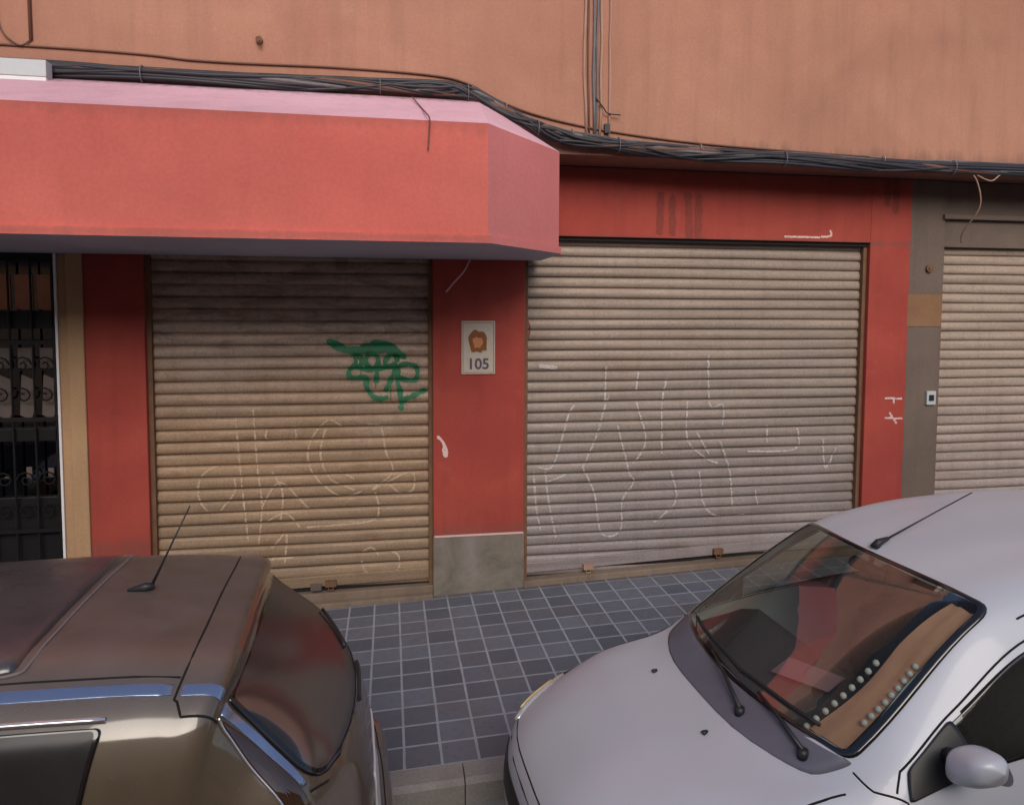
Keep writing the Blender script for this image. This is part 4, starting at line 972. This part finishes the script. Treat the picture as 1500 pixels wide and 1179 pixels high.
car1 = dict(zref=ZR1, name='parked_car', label='dark brown hatchback with sunroof seen from its rear corner, lower left', pivot=-.6, road=ZR1-.02, roll=-.035, rz=math.radians(3.2),
 rows=rows1, paint=M['darkpaint'], wheels=(-3.55, -.98), wr=.305, wy=.765, floor=(-4.0, -.3),
 windows=[dict(name='windscreen', c=[(6.05,-2.0),(6.05,2.0),(7.95,2.0),(7.95,-2.0)], r=.15, mat=M['darkglass']),
          dict(name='side_window', c=[(6.3,3.93),(6.6,3.16),(8.0,3.10),(9.45,3.10),(9.45,3.9)], r=.12, mat=M['darkglass'], both=1),
          dict(name='side_window', c=[(9.6,3.9),(9.6,3.15),(11.5,3.17),(11.42,3.9)], r=.06, mat=M['darkglass'], both=1, ft=.95),
          dict(name='rear_window', fit=1, c=[(14.06,-2.5),(14.06,2.5),(15.0,2.66),(15.98,2.68),(15.98,-2.68),(15.0,-2.66)], r=[.1,.1,.3,.55,.55,.3], mat=M['darkglass'], ft=.93)],
 panels=[dict(name='bonnet', c=[(2.15,-2.95),(2.15,2.95),(5.4,2.95),(5.4,-2.95)]),
         dict(name='front_bumper', c=[(-.1,-7.1),(-.1,7.1),(1.9,7.1),(1.9,-7.1)]),
         dict(name='rear_bumper', c=[(18.5,-7.1),(18.5,7.1),(21.1,7.1),(21.1,-7.1)]),
         dict(name='tailgate', c=[(12.05,-2.9),(12.05,2.9),(14.0,2.75),(18.4,2.75),(18.4,-2.75),(14.0,-2.75)]),
         dict(name='door', c=[(6.2,3.04),(9.5,3.04),(9.5,6.8),(6.2,6.8)], both=1),
         dict(name='roof', c=[(8.0,-2.4),(8.0,2.4),(12,2.4),(12,-2.4)])],
 seams=[[(2.15,0),(2.15,2.95),(5.4,2.95)],[(12.05,0),(12.05,2.95),(12.3,3.12),(13.9,3.12)],[(18.4,0),(18.4,2.6),(16.9,2.78)],[(9.5,3.04),(9.5,6.8)],[(6.2,3.04),(9.5,3.04)],[(18.55,2),(18.55,6.5)],
        [(8.0,2.35),(12.0,2.35)],[(16.1,2.15),(16.1,2.78)]],
 patches=[dict(name='tail_light', c=[(13.98,3.09),(15.0,2.97),(16.05,2.93),(17.0,3.0),(17.0,3.5),(16.2,3.32),(15.0,3.19)], r=.1, mat='lamp', d=.005, edge=.012, both=1),
          dict(name='pillar_sky_sheen', c=[(14.02,2.68),(14.02,3.05),(15.0,2.95),(16.0,2.91),(16.0,2.74),(15.0,2.72)], r=.04, mat='bluesheen', d=.004, edge=.01, both=1),  # bluish strips here and on the roof edge paint in reflected sky
          dict(name='roof_sky_sheen', c=[(8.1,2.55),(8.1,2.86),(11.98,2.86),(11.98,2.55)], r=.03, mat='bluesheen', d=.003, edge=.008, both=1),
          dict(name='roof_sky_sheen', c=[(12.12,2.55),(12.12,2.86),(13.2,2.9),(13.2,2.55)], r=.03, mat='bluesheen', d=.003, edge=.008, both=1),
          dict(name='sunroof', c=[(9.0,-2.12),(9.0,2.12),(10.66,2.12),(10.66,-2.12)], r=.18, mat='sunglass', d=.006, edge=.012),
          dict(name='headlight', c=[(1.75,2.0),(2.2,1.9),(3.1,2.9),(3.0,3.7),(2.1,3.7)], r=.12, mat='clearlens', both=1),
          dict(name='reflector', c=[(18.9,1.9),(18.9,3.6),(19.15,3.6),(19.15,1.9)], r=.05, mat='redlens', d=.004, both=1)])
M['sunglass'] = carpaint('sunroof_glass', (.05,.045,.05), .1, .3, .7, (.14,.115,.12), 1.0)
c1, S1, part1 = build_car(car1)
b = MB(); b.tube(spath(S1, [(9.05,-2.2),(9.0,2.2)], .004, 12), .006, 6)
lp = roundloop([(8.95,-2.2),(8.95,2.2),(10.72,2.2),(10.72,-2.2)], .25)
b = MB(); b.tube([S1.off(p[0], p[1], .002) for p in lp+[lp[0]]], .0055, 6, cap=False); part1(b, 'sunroof_frame', M['dulltrim'])
for sg_ in (-1, 1):
    b = MB(); b.tube(spath(S1, [(7.9, sg_*3.08),(9.5, sg_*3.10),(11.5, sg_*3.12)], .006, 12), .0085, 6); part1(b, 'window_trim', M['chrome'])
    b = MB(); b.tube(spath(S1, [(13.9, sg_*3.08),(14.2, sg_*3.14),(15.0, sg_*3.21),(16.2, sg_*3.34),(17.0, sg_*3.52)], .004, 10), .0042, 6); part1(b, 'lamp_trim', M['chrome'])
b = MB(); p = Vector(S1.off(11.15, 0, 0)); b.tube([p+Vector((-.06, 0, .006)), p+Vector((0, 0, .014)), p+Vector((.03, 0, .016))], [.006, .017, .012], 10)
b.tube([p+Vector((.02, 0, .014)), p+Vector((.075, 0, .13)), p+Vector((.16, 0, .31))], [.006, .0035, .0025], 6); part1(b, 'aerial', M['blackplast'])
b = MB(); patch(b, S1, roundloop([(16.02,.85),(16.02,-.25),(16.12,-.25),(16.12,.85)], .03), .010, edge=.02); b.tube(spath(S1, [(15.6,.6),(15.2,1.5)], .012, 6), .007, 6); part1(b, 'rear_wiper', M['blackplast'])
b = MB(); patch(b, S1, roundloop([(17.0,-.8),(17.0,.8),(17.9,.8),(17.9,-.8)], .05), .004, edge=.01); part1(b, 'number_plate', M['white'])
cabin(part1, (-3.0, -2.35), .60, .87, .48)
b = MB(); b.box(-1.05, -.42, -.55, .55, .82, .84); part1(b, 'parcel_shelf', M['seat'], smooth=False)
